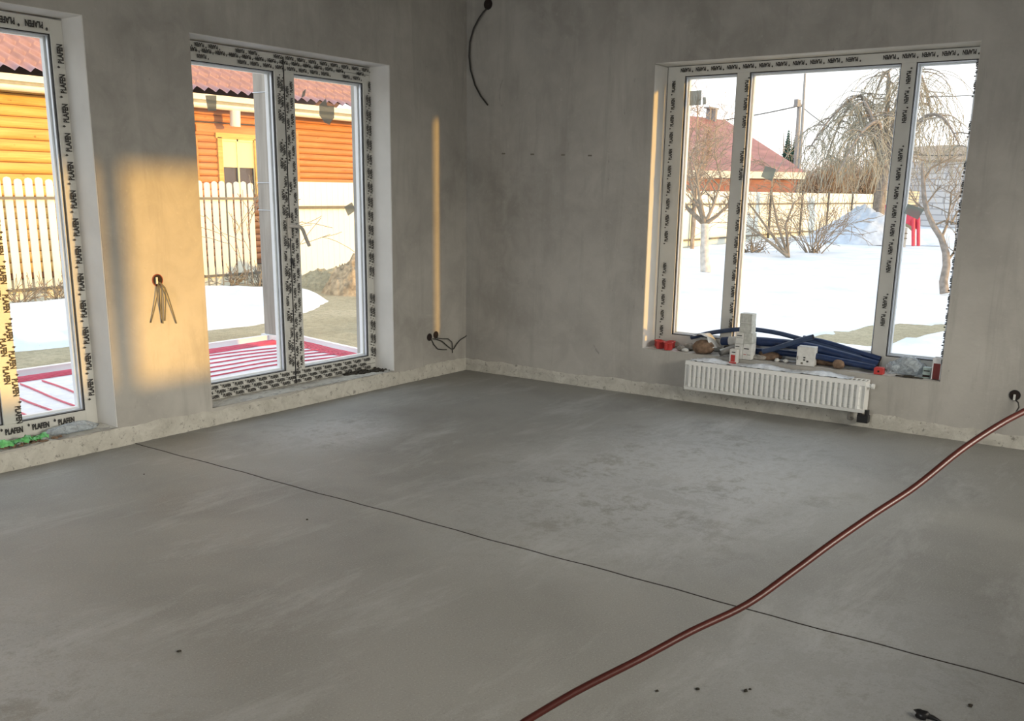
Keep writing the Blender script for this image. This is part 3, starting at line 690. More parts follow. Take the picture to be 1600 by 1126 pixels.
# red-brown pipe springing across the room in front of the slab, resting on the floor at both unseen ends
pts = []
ctrl = [(820, 1127, 2.05), (900, 1080, 2.08), (1000, 1029, 2.12), (1080, 986, 2.16), (1165, 945, 2.2), (1235, 896, 2.24), (1300, 848, 2.28), (1365, 803, 2.32), (1430, 760, 2.36), (1500, 704, 2.40), (1560, 664, 2.44), (1603, 641, 2.48)]
pv = [atD(*c_) for c_ in ctrl]
d0 = (pv[0]-pv[2]).normalized(); d1 = (pv[-1]-pv[-3]).normalized()
e0 = pv[0]; g0_ = Vector((e0.x-1.1, e0.y-.7, .009)); g1_ = Vector((pv[-1].x+1.6, pv[-1].y-1.35, .009))
lead = bez(g0_, g0_+Vector((.3, .25, 0)), e0+d0*.35, e0, 14)
e1 = pv[-1]; tail = bez(e1, e1+d1*.45, g1_+Vector((-.35, .25, .5)), g1_, 18)
allp = lead[:-1] + catmull(pv) + tail[1:]
tag(MB().tube(allp, .0082, 14).build('heating_pipe', M['pipered']), 'long red-brown plastic pipe arcing across the room above the screed', 'pipe')
# ================================================================== OUTDOORS
GZ = -.30
def lawn():
    m, t, b, o = new_mat('dry_winter_grass'); v = coords(t)
    n1 = noise(t, v, .8, 6, .65, .5); n2 = noise(t, v, 14, 6, .75); n3 = noise(t, v, 70, 3, .7)
    c = ramp(t, n1, [(.3, (.38, .32, .20)), (.55, (.50, .43, .28)), (.75, (.60, .52, .36))])
    c = mix(t, ramp(t, n2, [(.4, .5), (.55, 0.0)]), c, (.22, .20, .13)); c = mix(t, ramp(t, n3, [(.55, 0.0), (.7, .6)]), c, (.62, .58, .40))
    t.links.new(c, b.inputs['Base Color']); b.inputs['Roughness'].default_value = .95; bump(t, b, mix(t, .5, n2, n3), .8, .05); return m
M['lawn'] = lawn()
def snowm():
    m, t, b, o = new_mat('old_snow'); v = coords(t); n1 = noise(t, v, 1.1, 6, .6, .3); n2 = noise(t, v, 9, 5, .7)
    t.links.new(ramp(t, n1, [(.3, (.60, .68, .76)), (.6, (.76, .80, .84))]), b.inputs['Base Color'])
    b.inputs['Roughness'].default_value = .7; bump(t, b, mix(t, .4, n1, n2), .5, .08); return m
M['snow'] = snowm(); M['heap'] = simple('shade_blue_snow', (.52, .60, .70), .8, var=.15, scale=5, bmp=.6)  # heap snow tinted blue-grey, its shaded side put into the colour
def siding(name, c0, c1, c2):
    m, t, b, o = new_mat(name); v = coords(t, (.5, 1, 5)); n1 = noise(t, v, 1.6, 6, .65, .6); v2 = coords(t, (.25, 1, 16)); n2 = noise(t, v2, 3, 6, .7, .5); n3 = noise(t, coords(t, (1, 1, 2)), 5.5, 2, .5)
    c = ramp(t, n1, [(.3, c0), (.5, c1), (.72, c2)]); c = mix(t, ramp(t, n2, [(.38, .5), (.55, 0.0)]), c, tuple(x*.72 for x in c0))
    c = mix(t, ramp(t, n3, [(.70, 0.0), (.76, .7)]), c, tuple(x*.4 for x in c0))
    t.links.new(c, b.inputs['Base Color']); b.inputs['Roughness'].default_value = .55; return m
M['woodY'] = siding('honey_log_siding', (.62, .34, .09), (.74, .46, .14), (.82, .56, .20))
M['woodO'] = siding('orange_log_siding', (.52, .20, .075), (.64, .27, .10), (.72, .34, .14))
M['groove'] = simple('dark_groove_core', (.20, .085, .035), .8)  # dark brown core, seen in the gaps between log rows
M['rooftile'] = simple('dusty_red_metal_tile', (.34, .22, .24), .45, var=.12, scale=3)
M['redroof'] = simple('brick_red_roof', (.36, .16, .13), .6, var=.28, scale=1.2, stretch=(1, 1, 2))
M['fascia'] = simple('cream_fascia', (.82, .78, .66), .5, var=.05)
M['fasciadark'] = simple('grey_soffit', (.34, .34, .29), .7)
M['picket'] = simple('cream_picket', (.82, .81, .68), .6, var=.08, scale=5, stretch=(1, 1, .2))
M['sheet'] = simple('cream_fence_sheet', (.84, .87, .80), .5, var=.03, scale=.6)
M['post'] = simple('grey_fence_post', (.10, .10, .095), .7)
M['rail'] = simple('grey_brown_rail', (.17, .16, .13), .7)
M['postwood'] = simple('weathered_timber_post', (.36, .33, .29), .8, var=.22, scale=3, stretch=(6, 6, .5))
M['slabwhite'] = simple('white_insulation_board', (.80, .80, .82), .6, var=.1, scale=12)
M['loop'] = simple('crimson_heating_pipe', (.62, .07, .13), .35, var=.15)
M['bark'] = simple('grey_bark', (.25, .22, .19), .9, var=.3, scale=12)
M['barkpale'] = simple('whitewashed_bark', (.55, .52, .47), .9, var=.25, scale=9)
M['twig'] = simple('grey_brown_twig', (.26, .22, .17), .9, var=.25)
M['willow'] = simple('grey_olive_willow_twig', (.36, .34, .27), .9, var=.25)
M['bush'] = simple('brown_hedge_twig', (.40, .31, .23), .9, var=.3)
M['spruce'] = simple('dark_spruce', (.045, .10, .075), .9, var=.3, scale=20)
M['soilpile'] = simple('ochre_soil', (.40, .31, .20), .95, var=.45, scale=9, bmp=.9)
M['poleg'] = simple('grey_utility_pole', (.28, .28, .28), .8)
M['curtain'] = simple('pale_yellow_curtain', (.88, .83, .48), .8, var=.05, stretch=(6, 6, .3))
M['darkglass'] = simple('dark_house_glass', (.10, .09, .10), .15)
M['plank'] = simple('pale_plank', (.72, .62, .40), .7)
M['redframe'] = simple('red_painted_metal', (.60, .05, .08), .5)
M['block'] = simple('grey_block', (.36, .40, .41), .8)
def bricks():
    m, t, b, o = new_mat('pale_block_wall'); v = coords(t, rot=(PI/2, 0, 0)); n = node(t, 'ShaderNodeTexBrick')
    c_ = t.nodes.new('ShaderNodeTexCoord'); mp_ = t.nodes.new('ShaderNodeMapping'); mp_.inputs['Rotation'].default_value = (PI/2, 0, 0); mp_.vector_type = 'POINT'
    t.links.new(c_.outputs['Object'], mp_.inputs[0]); t.links.new(mp_.outputs[0], n.inputs[0])
    n.inputs['Color1'].default_value = (.66, .66, .66, 1); n.inputs['Color2'].default_value = (.56, .56, .57, 1); n.inputs['Mortar'].default_value = (.38, .38, .39, 1)
    n.inputs['Scale'].default_value = 1; n.inputs['Brick Width'].default_value = .8; n.inputs['Row Height'].default_value = .3; n.inputs['Mortar Size'].default_value = .03
    t.links.new(n.outputs[0], b.inputs['Base Color']); b.inputs['Roughness'].default_value = .9; return m
M['bricks'] = bricks()
struct('floor_yard', MB().quadmesh([(-60, .39, GZ-.02), (220, .39, GZ-.02), (220, 160, GZ-.02), (-60, 160, GZ-.02)], [(0, 1, 2, 3)]).quadmesh([(.39, -60, GZ-.02), (220, -60, GZ-.02), (220, .39, GZ-.02), (.39, .39, GZ-.02)], [(0, 1, 2, 3)]), M['lawn'], 'dry winter lawn around the house')
bpy.data.objects['floor_yard'].name = 'ground'
# ---- snow sheets
def snoise(x, y, s=0):
    return (math.sin(x*1.3+s)*math.cos(y*1.7+s*2)+.5*math.sin(x*3.1+y*2.3+s)+.3*math.sin(x*6.7-y*5.1+s*3)+.18*math.sin(x*13+y*11+s))/1.9
def inpoly(x, y, P_):
    ins = False; d = 1e9
    for (x0, y0), (x1, y1) in zip(P_, P_[1:]+P_[:1]):
        if (y0 > y) != (y1 > y) and x < (x1-x0)*(y-y0)/(y1-y0)+x0: ins = not ins
        dx, dy = x1-x0, y1-y0; t_ = max(0, min(1, ((x-x0)*dx+(y-y0)*dy)/(dx*dx+dy*dy+1e-9))); d = min(d, math.hypot(x-x0-t_*dx, y-y0-t_*dy))
    return d if ins else -d
def snow_sheet(name, poly, x0, x1, y0, y1, step, label, holes=(), h=.13, extra=None, wob=.22):
    nx, ny = int((x1-x0)/step), int((y1-y0)/step); vs = []; keep = []
    for j in range(ny+1):
        for i in range(nx+1):
            x = x0+i*step; y = y0+j*step; d = inpoly(x, y, poly) + wob*snoise(x, y, 1)
            for hp in holes: d = min(d, -inpoly(x, y, hp) - wob*snoise(x, y, 4))
            k = max(0, min(1, d/.35)); k = k*k*(3-2*k)
            z = GZ-.05 + (h+.05*snoise(x*.4, y*.4, 2)+.05)*k + (extra(x, y) if extra else 0)*k
            vs.append((x, y, z)); keep.append(d > -.25)
    fs = []
    for j in range(ny):
        for i in range(nx):
            q = (j*(nx+1)+i, j*(nx+1)+i+1, (j+1)*(nx+1)+i+1, (j+1)*(nx+1)+i)
            if any(keep[a] for a in q): fs.append(q)
    o = MB().quadmesh(vs, fs, True).build(name, M['snow']); return tag(o, label, 'snow', kind='stuff')
snow_sheet('snow_patch', [(-6, 5.9), (-.4, 5.5), (1.5, 5.35), (2.7, 5.35), (3.3, 5.6), (4.3, 6.2), (5.0, 6.8), (5.4, 7.4), (5.6, 7.9), (5.0, 8.2), (4.6, 9.4), (-6, 9.6)], -7, 6.5, 4.7, 10, .12, 'melting snow bank between picket fence and terrace', wob=.12)
snow_sheet('snow_strip', [(6.6, 9.35), (8.4, 9.3), (9.6, 9.35), (12, 9.1), (14.6, 8.9), (15, 9.6), (6, 9.8)], 6.0, 15.4, 7, 10, .15, 'thin snow strip along the foot of the cream fence', wob=.1)
hole = [(6.0, -.9), (6.9, -1.1), (8.3, -1.6), (9.3, -2.6), (7.8, -2.45), (6.9, -2.05), (6.0, -2.05), (5.2, -1.8), (5.1, -1.2)]
def yardh(x, y):
    return max(0, min(.35, (math.hypot(x-1, y+1)-12)*.004))
snow_sheet('snow_field', [(2.5, -30), (60, -30), (60, 9.0), (30, 9.0), (19, 8.8), (16.5, 6.6), (12, 5.8), (8, 4.6), (2.5, 3.0)], 2, 60, -24, 9.4, .25, 'wide snow field covering the yard outside the window', holes=[hole], extra=yardh)
# snow heap
m = MB(); pc = atD(1350, 372, 35.0); vs = []
nn = 40
for j in range(nn+1):
    for i in range(nn+1):
        a = -1+2*i/nn; b_ = -1+2*j/nn; rr = math.hypot(a, b_); k = max(0, 1-rr)
        hh = 1.62*(k**.8)*(1+.16*snoise(a*5, b_*5, 3)) if k > 0 else 0
        vs.append((pc.x+(a*2.15*RT.x+b_*1.8*fw.x), pc.y+(a*2.15*RT.y+b_*1.8*fw.y), GZ+.18+hh*.80))
m.quadmesh(vs, [(j*(nn+1)+i, j*(nn+1)+i+1, (j+1)*(nn+1)+i+1, (j+1)*(nn+1)+i) for j in range(nn) for i in range(nn)], True)
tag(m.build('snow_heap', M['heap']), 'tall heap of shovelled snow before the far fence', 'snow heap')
# soil heap by the corner
def mound(cx, cy, rx, ry, h, seed, n_=46):
    m = MB(); vs = []
    for j in range(n_+1):
        for i in range(n_+1):
            a = -1+2*i/n_; b_ = -1+2*j/n_; k = max(0, 1-math.hypot(a, b_)**1.7)
            vs.append((cx+a*rx, cy+b_*ry, GZ-.04+h*k**.8*(1+.30*snoise(a*6, b_*6, seed)+.14*snoise(a*19, b_*17, seed+1))))
    return m.quadmesh(vs, [(j*(n_+1)+i, j*(n_+1)+i+1, (j+1)*(n_+1)+i+1, (j+1)*(n_+1)+i) for j in range(n_) for i in range(n_)], True)
q = atZ(553, 458, GZ); m = mound(q.x+.35, q.y+.15, .75, .7, .62, 3)
tag(m.build('soil_heap', M['soilpile']), 'ochre soil heap on the lawn beyond the terrace', 'soil heap')
q = atZ(516, 446, GZ); m = mound(q.x+.1, q.y+.1, 1.1, .7, .32, 7)
tag(m.build('soil_heap', M['lawn']), 'low grassy mound left of the ochre soil heap', 'soil heap')

# ---- terrace with underfloor heating loops
TZZ = -.055
struct_t = thing('terrace_slab', 'white insulated terrace slab outside the glazed doors', None, (-4, 1.6, GZ), kind='structure')
tx1 = lambda y: .235 + (y-1.456)*.222
m = MB(); pb = [(-8, .41), (0.0, .41), (tx1(.41), .41), (tx1(2.86), 2.86), (-8, 2.86)]; n = len(pb)
m.quadmesh([(x, y, TZZ) for x, y in pb]+[(x, y, GZ-.02) for x, y in pb], [tuple(range(n))]+[(i+n, (i+1) % n+n, (i+1) % n, i) for i in range(n)])
m.build('insulation_board', M['slabwhite'], struct_t)
m = MB(); m.box(-8, tx1(2.85)+.02, 2.84, 2.90, GZ, TZZ+.055)
m.quadmesh([(tx1(.41)+o_, .41, z) for z in (GZ, TZZ+.045) for o_ in (0, .05)]+[(tx1(2.9)+o_, 2.9, z) for z in (GZ, TZZ+.045) for o_ in (0, .05)], [(0, 1, 5, 4), (2, 6, 7, 3), (0, 4, 6, 2), (1, 3, 7, 5), (0, 2, 3, 1), (4, 5, 7, 6)])
m.build('edge_upstand', M['pvcwhite'], struct_t)
def loop_pipe(pts, label):
    o = MB().tube(pts, .0068, 6).build('heating_loop', M['loop']); return tag(o, label, 'heating pipe', 'red heating loops laid on the terrace')
def arc_corner(off, R_=.28):
    """runs along the far edge then turns down the right edge at a distance off from both"""
    pts = []; yf = 2.80-off
    x_end = tx1(yf)-off-.03
    pts.append(Vector((-7.8, yf, TZZ+.009))); n_ = 14
    for i in range(n_): pts.append(Vector((-7.8+(x_end-R_+7.8)*(i+1)/n_, yf+.006*math.sin(i*2+off*30), TZZ+.009)))
    for i in range(1, 9):
        a = PI/2*(1-i/8); pts.append(Vector((x_end-R_+R_*math.cos(a), yf-R_+R_*math.sin(a), TZZ+.009)))
    y = yf-R_
    while y > .62:
        y -= .16; pts.append(Vector((tx1(y)-off-.03+.008*math.sin(y*9), max(y, .5), TZZ+.009)))
    return pts
ORD = ['first', 'second', 'third', 'fourth', 'fifth', 'sixth', 'seventh', 'eighth', 'ninth', 'tenth', 'eleventh', 'twelfth']
for k, off in enumerate((.02, .05, .08, .115, .155, .20)): loop_pipe(arc_corner(off, .10+off), ORD[k]+' of the tight red loops counted from the terrace edge')
offs = [.32+.17*i for i in range(11)]
for k, off in enumerate(offs):
    yf = 2.80-off
    pts = [Vector((-7.8+i*.3, yf+.02*math.sin(i*.9+k), TZZ+.009)) for i in range(24)]
    xe = -.75; pts = [p for p in pts if -2.3 < p.x < xe]
    # sweep: gently bows down to the right near the corner, as the loops in the photo do
    for i in range(1, 9):
        x = xe + i*.115; pts.append(Vector((x, max(.47, yf - .18*(i/8)**1.6*(1 if off < 2 else .2)), TZZ+.009)))
    loop_pipe(pts, ORD[k]+' of the widely spaced red loops counted from the far edge')
for k in range(9):     # loops turned the other way in the stretch seen through the left door
    x0_ = -2.40-.19*k; loop_pipe([Vector((x0_-.07*i/2+.01*math.sin(i+k), 2.50-.22*i, TZZ+.009)) for i in range(10)], ORD[k]+' red loop left of the pier, running away from the wall')
# terrace post
t = thing('terrace_post', 'thick weathered timber post at the terrace corner', 'post', (.33, 2.83, TZZ))
MB().box(.300, .490, 2.735, 2.935, TZZ+.06, 3.25).build('shaft', M['postwood'], t, bevel=.008)
m = MB(); m.box(.275, .515, 2.71, 2.96, GZ, TZZ+.062); m.build('base_block', M['pvcwhite'], t)
for z in (1.28, 1.55, 2.42):
    m = MB(); m.tube([(.297, 2.732, z), (.297, 2.938, z)], .004, 5); m.tube([(.297, 2.732, z), (.493, 2.732, z+.02)], .004, 5)
    m.build('tie_wire', M['alu'], t)

# ---- picket fence and sheet fence on one boundary line
FY = 10.0; FX0, FX1 = -2.2, 6.33
pf = thing('picket_fence', 'cream picket fence in front of the wooden house', 'fence', (2, FY, GZ))
n = int((FX1-FX0)/.167)
for k in range(n):
    x = FX0 + k*.167; m = MB(); zt = 1.60+.015*math.sin(k*2.1)
    prof = [(-.060, GZ), (.060, GZ), (.060, zt-.04), (.045, zt-.01), (0, zt+.004), (-.045, zt-.01), (-.060, zt-.04)]; L = len(prof)
    m.quadmesh([(x+a, FY, z) for a, z in prof]+[(x+a, FY+.02, z) for a, z in prof], [tuple(range(L))]+[tuple(reversed(range(L, 2*L)))]+[(i+L, (i+1) % L+L, (i+1) % L, i) for i in range(L)])
    m.build('picket', M['picket'], pf)
for z in (1.30, -.10): MB().box(FX0-.1, FX1, FY-.03, FY-.002, z-.022, z+.022).build('rail', M['rail'], pf)
for x in (-1.9, .6, 3.1, 5.6): MB().box(x-.03, x+.03, FY+.021, FY+.08, GZ-.1, 1.5).build('post', M['post'], pf)
SX = 6.40
sf = thing('sheet_fence', 'long cream metal sheet fence running behind the yard', 'fence', (25, FY, GZ))
def sheet(xa, xb, ya, yb, z0, z1, pitch):
    n_ = int((xb-xa)/pitch); vs = []; 
    for i in range(n_+1):
        for a, dy in ((0, 0), (.45, 0), (.55, .012), (.9, .012)):
            f_ = min(1, (i+a)/n_); vs.append((xa+(xb-xa)*f_, ya+(yb-ya)*f_+dy, z0)); vs.append((xa+(xb-xa)*f_, ya+(yb-ya)*f_+dy, z1))
    k_ = len(vs)//2; return MB().quadmesh(vs, [(2*i, 2*i+2, 2*i+3, 2*i+1) for i in range(k_-1)])
sheet(SX, 20.4, FY, FY-.75, -.22, 1.63, .15).build('sheet_panel', M['sheet'], sf, solid=.004)
sheet(20.4, 46, FY-.75, FY-.75, -.22, 1.60, .3).build('sheet_panel', M['sheet'], sf, solid=.004)
for z in (1.13, ): MB().quadmesh([(SX+.3, FY-.05, z-.03), (20.4, FY-.80, z-.03), (20.4, FY-.80, z+.03), (SX+.3, FY-.05, z+.03)], [(0, 1, 2, 3)]).build('rail', M['rail'], sf, solid=.03)
for z in (1.16, .0): MB().box(20.4, 46, FY-.80, FY-.77, z-.03, z+.03).build('rail', M['rail'], sf)
for x in (20.6, 23.95, 27.5, 30.85, 34.4, 37.8, 41.3, 44.9): MB().box(x-.05, x+.05, FY-.88, FY-.81, GZ, 1.68).build('post', M['post'], sf)
for x in (9.9, 13.4, 16.9): MB().box(x-.04, x+.04, FY-.30-(x-9)*.053, FY-.22-(x-9)*.053, GZ, 1.58).build('post', M['sheet'], sf)

# ---- neighbour's log house
hs = thing('log_house', 'wooden log house with dusty red tiled roof behind the fence', 'house', (7, 15, GZ))
def logwall(x0, x1, y, z0, z1, h, mat, holes=()):
    m = MB(); z = z0; row = 0
    while z < z1-.01:
        zt = min(z+h, z1); xs = [(x0, x1)]
        for (a, b_, c_, d) in holes:
            if z+h*.5 > c_ and z+h*.5 < d:
                xs = [s_ for u in xs for s_ in ((u[0], min(u[1], a)), (max(u[0], b_), u[1])) if s_[1]-s_[0] > .01]
        for a, b_ in xs:
            prof = [(0, z+.008), (-.022, z+.020), (-.026, (z+zt)/2), (-.022, zt-.020), (0, zt-.008)]
            vs = [(X_, y+dy, zz_) for X_ in (a, b_) for dy, zz_ in prof]; m.quadmesh(vs, [(i+1, i, i+5, i+6) for i in range(4)], True)
        z += h; row += 1
    return m
WH = (8.66, 9.66, 1.35, 2.60)
logwall(-3, 6.25, 14, -.2, 3.32, .212, 'woodY').build('honey_wall', M['woodY'], hs)
logwall(6.25, 17.5, 14, -.2, 3.32, .150, 'woodO', [WH]).build('orange_wall', M['woodO'], hs)
m = MB(); m.box(-3, WH[0], 14.001, 14.2, GZ, 3.32); m.box(WH[1], 17.5, 14.001, 14.2, GZ, 3.32); m.box(WH[0], WH[1], 14.001, 14.2, GZ, WH[2]); m.box(WH[0], WH[1], 14.001, 14.2, WH[3], 3.32)
m.box(-3, -2.8, 14.2, 20, GZ, 3.3); m.box(17.3, 17.5, 14.2, 20, GZ, 3.3); m.box(-3, 17.5, 20, 20.2, GZ, 3.3); m.build('wall_core', M['groove'], hs)
m = MB(); m.box(6.18, 6.32, 13.95, 14.02, -.2, 3.3); m.box(10.95, 11.05, 13.94, 14.02, -.2, 2.9); m.box(7.9, 8.02, 13.95, 14.0, -.2, 2.62); m.build('corner_board', M['woodO'], hs)
hw = MB(); a, b_, c_, d = WH
for bx_ in ((a-.10, a+.03, c_-.1, d+.02), (b_-.03, b_+.10, c_-.1, d+.02), (a-.14, b_+.14, d, d+.12)): hw.box(bx_[0], bx_[1], 13.93, 14.01, bx_[2], bx_[3])
hwo = hw.build('window', M['woodY'], hs)
MB().box(8.0, 10.9, 13.945, 14.0, d+.12, d+.27).build('header_board', M['woodO'], hs)
m = MB(); m.box(a, b_, 14.03, 14.05, c_, 1.96); m.build('pane', M['darkglass'], hwo)
m = MB(); m.box(a+.02, b_-.02, 14.0, 14.02, 1.96, d-.02); m.build('curtain', M['curtain'], hwo)
m = MB(); m.box((a+b_)/2-.02, (a+b_)/2+.02, 13.97, 14.0, c_, d); m.box(a, a+.04, 13.97, 14.0, c_, d); m.box(b_-.04, b_, 13.97, 14.0, c_, d); m.box(a, b_, 13.97, 14, d-.05, d); m.build('sash_bar', M['curtain'], hwo)
MB().box(10.15, 10.42, 13.92, 13.99, 1.0, 2.4).build('shutter_panel', M['picket'], hs)
MB().box(-3.4, 18, 13.38, 13.42, 3.36, 3.48).build('fascia', M['fascia'], hs)
MB().box(-3.4, 18, 13.42, 14.0, 3.30, 3.37).build('soffit', M['fasciadark'], hs)
m = MB(); m.tube([(-3.4, 13.50, 3.26), (18, 13.50, 3.26)], .075, 12); m.build('gutter', M['fascia'], hs)
m = MB()
for x in [(-3+1.1*i) for i in range(19)]: m.box(x, x+.03, 13.45, 13.55, 3.20, 3.36)
m.build('gutter_hook', M['fasciadark'], hs)
m = MB(); m.tube([(8.75, 13.5, 3.2), (8.75, 13.52, 2.85)], .12, 12); m.build('downpipe', M['fascia'], hs)
m = MB(); m.tube([(6.0, 13.9, 2.86), (8.2, 13.9, 2.93), (10.5, 13.9, 2.95)], .012, 5); m.build('overhead_cable', M['post'], hs)
# tiled roof: wavy metal tile with steps
vs = []; nx = 72*14; ns = 12; sl_ = math.radians(33); stp = .38
cols = nx+1; rowsz = []
for j in range(ns):
    for e_ in (0, 1):
        s_ = (j+e_)*stp; lift = .07*(1-e_)
        rowsz.append((s_, lift))
for s_, lift in rowsz:
    for i in range(cols):
        x = -3.5+21.7*i/nx; fx = (x/.30) % 1.0; wv = .10*(fx/.22 if fx < .22 else ((1-fx)/.78)**.8)
        nz, ny_ = math.cos(sl_), -math.sin(sl_); hgt = lift+wv
        vs.append((x, 13.36+s_*math.cos(sl_)+ny_*hgt, 3.47+s_*math.sin(sl_)+nz*hgt))
m = MB().quadmesh(vs, [(j*cols+i, j*cols+i+1, (j+1)*cols+i+1, (j+1)*cols+i) for j in range(len(rowsz)-1) for i in range(nx)], True)
m.build('roof', M['rooftile'], hs)
yr = 13.36+ns*stp*math.cos(sl_); zr = 3.47+ns*stp*math.sin(sl_)
MB().quadmesh([(-3.5, yr, zr), (18.2, yr, zr), (18.2, 21.0, 3.4), (-3.5, 21.0, 3.4)], [(0, 1, 2, 3)]).build('roof_back', M['rooftile'], hs, solid=.05)

# ---- red hip-roofed house far right
def D(x, y, d_): return atD(x, y, d_)
hh = thing('hip_roof_house', 'low house with brick red hip roof beyond the fence', 'house', (D(1120, 300, 55).x, D(1120, 300, 55).y, GZ))
zE = D(1250, 270, 52).z
def gp(px, d_, z): v = D(px, 300, d_); return Vector((v.x, v.y, z))
E0, E1, E2, E3 = gp(930, 48, zE), gp(1257, 50, zE), gp(1240, 64, zE), gp(960, 64, zE)
R0, R1 = D(1058, 177, 55), D(1133, 189, 56); zR = (R0.z+R1.z)/2; R0.z = zR+.1; R1.z = zR-.1
m = MB(); m.quadmesh([E0, E1, E2, E3, R0, R1], [(0, 1, 5, 4), (1, 2, 5), (2, 3, 4, 5), (3, 0, 4)]); m.build('roof', M['redroof'], hh, solid=.08)
def prism(mb, pts, z0, z1):
    n_ = len(pts); mb.quadmesh([(p.x, p.y, z1) for p in pts]+[(p.x, p.y, z0) for p in pts], [tuple(range(n_))]+[tuple(reversed(range(n_, 2*n_)))]+[(i+n_, (i+1) % n_+n_, (i+1) % n_, i) for i in range(n_)])
    return mb
prism(MB(), [E0, E1, E2, E3], zE-.36, zE-.02).build('fascia', M['fascia'], hh)
ctr = (E0+E1+E2+E3)/4; inn = [p+(ctr-p)*.05 for p in (E0, E1, E2, E3)]
prism(MB(), inn, GZ, zE-.37).build('wall', M['redroof'], hh)
for k, px in enumerate((1108, 1116)):
    c_ = D(px, 178, 55.5); MB().box(c_.x-.13, c_.x+.13, c_.y-.13, c_.y+.13, zR-.6, zR+.45).build('chimney', M['poleg'], hh)
m = MB(); c_ = D(1112, 166, 55.5); m.box(c_.x-.6, c_.x+.6, c_.y-.2, c_.y+.2, zR+.46, zR+.54); m.build('chimney_cap', M['poleg'], hh)
# right pale block outbuilding
t = thing('block_outbuilding', 'pale block outbuilding at the right edge of the yard', 'outbuilding', (D(1500, 330, 42).x, D(1500, 330, 42).y, GZ))
p0, p1 = gp(1438, 52, 0), gp(1570, 47, 0); dn = Vector((fw.x, fw.y, 0)).normalized()*6
zt = D(1470, 250, 50).z
prism(MB(), [p0, p1, p1+dn, p0+dn], GZ, zt).build('wall', M['bricks'], t)
m = MB(); qv = [p0-dn*.06, p1-dn*.06, p1+dn, p0+dn]; m.quadmesh([(v.x, v.y, zt+.02) for v in qv[:2]]+[(v.x, v.y, zt+.9) for v in qv[2:]], [(0, 1, 2, 3)]); m.build('roof', M['bush'], t, solid=.12)
# plank stack, red frame, grey blocks
t = thing('plank_stack', 'stack of pale planks behind the red frame', 'planks', gp(1415, 40, GZ))
for k in range(5):
    a, b_ = gp(1392, 40, 0), gp(1437, 40, 0); z = D(1415, 316-k*4.4, 40).z; 
    prism(MB(), [a, b_, b_+dn*.08, a+dn*.08], z-.09, z+.0).build('plank', M['plank'], t)
a, b_ = gp(1392, 40.3, 0), gp(1437, 40.3, 0); prism(MB(), [a, b_, b_+dn*.06, a+dn*.06], GZ, D(1415, 320, 40).z-.0).build('trestle', M['rail'], t)
rf = thing('red_frame', 'red metal frame with sloping beam beside the snow heap', 'frame', gp(1430, 35, GZ))
m = MB(); A, B_, Cc = D(1385, 322, 31.6), D(1437, 348, 31.2), D(1437, 384, 31.2)
m.quadmesh([D(1383, 321, 31.6), D(1437, 330, 31.2), D(1438, 362, 31.2), D(1418, 350, 31.3), D(1383, 338, 31.6)], [(0, 1, 2, 3, 4)]); m.build('apron', M['redframe'], rf, solid=.08)
for px in (1435, 1427): MB().tube([D(px, 342, 31.1), D(px, 384, 31.1)], .06, 6).build('leg', M['redframe'], rf)
t = thing('grey_crate', 'grey block crate standing under the red frame', 'crate', gp(1413, 31.8, GZ))
a, b_ = gp(1403, 31.8, 0), gp(1424, 31.8, 0); prism(MB(), [a, b_, b_+dn*.1, a+dn*.1], GZ, D(1412, 356, 31.8).z).build('body', M['block'], t)
for yy in (365, 373): 
    z = D(1412, yy, 31.8).z; prism(MB(), [a-dn*.01, b_-dn*.01, b_, a], z-.015, z+.015).build('slat', M['post'], t)
# poles
t = thing('utility_pole', 'grey utility pole rising beyond the far fence', 'pole', gp(1245, 62, GZ))
MB().tube([gp(1242, 62, GZ), D(1245, 230, 62), D(1249, 161, 62)], [.17, .15, .12], 8).build('shaft', M['poleg'], t)
m = MB(); c_ = D(1247, 165, 62); m.box(c_.x-.45, c_.x+.1, c_.y-.12, c_.y+.12, c_.z-.08, c_.z+.35); m.tube([D(1240, 166, 62), D(1254, 164, 62)], .07, 5); m.build('insulator_arm', M['poleg'], t)
tag(MB().tube([gp(1246, 50, GZ), D(1253, 200, 50), D(1259, 95, 50), D(1262, 60, 50)], [.09, .08, .055, .05], 7).build('antenna_mast', M['poleg']), 'thin tall mast beside the utility pole', 'mast')
def sag(p, q, s, n_=14): return [p+(q-p)*(i/n_)-Vector((0, 0, s*4*(i/n_)*(1-i/n_))) for i in range(n_+1)]
tag(MB().tube(sag(D(1246, 166, 62), D(980, 195, 75), .4), .035, 4).build('power_line', M['post']), 'power line running left from the utility pole', 'power line')
tag(MB().tube(sag(D(1252, 166, 62), D(1560, 235, 40), 1.2), .03, 4).build('power_line', M['post']), 'power line running right from the utility pole', 'power line')
tag(MB().tube(sag(D(1330, 142, 60), D(1600, 142, 50), .3), .022, 4).build('power_line', M['post']), 'upper power line at the right beyond the willow', 'power line')
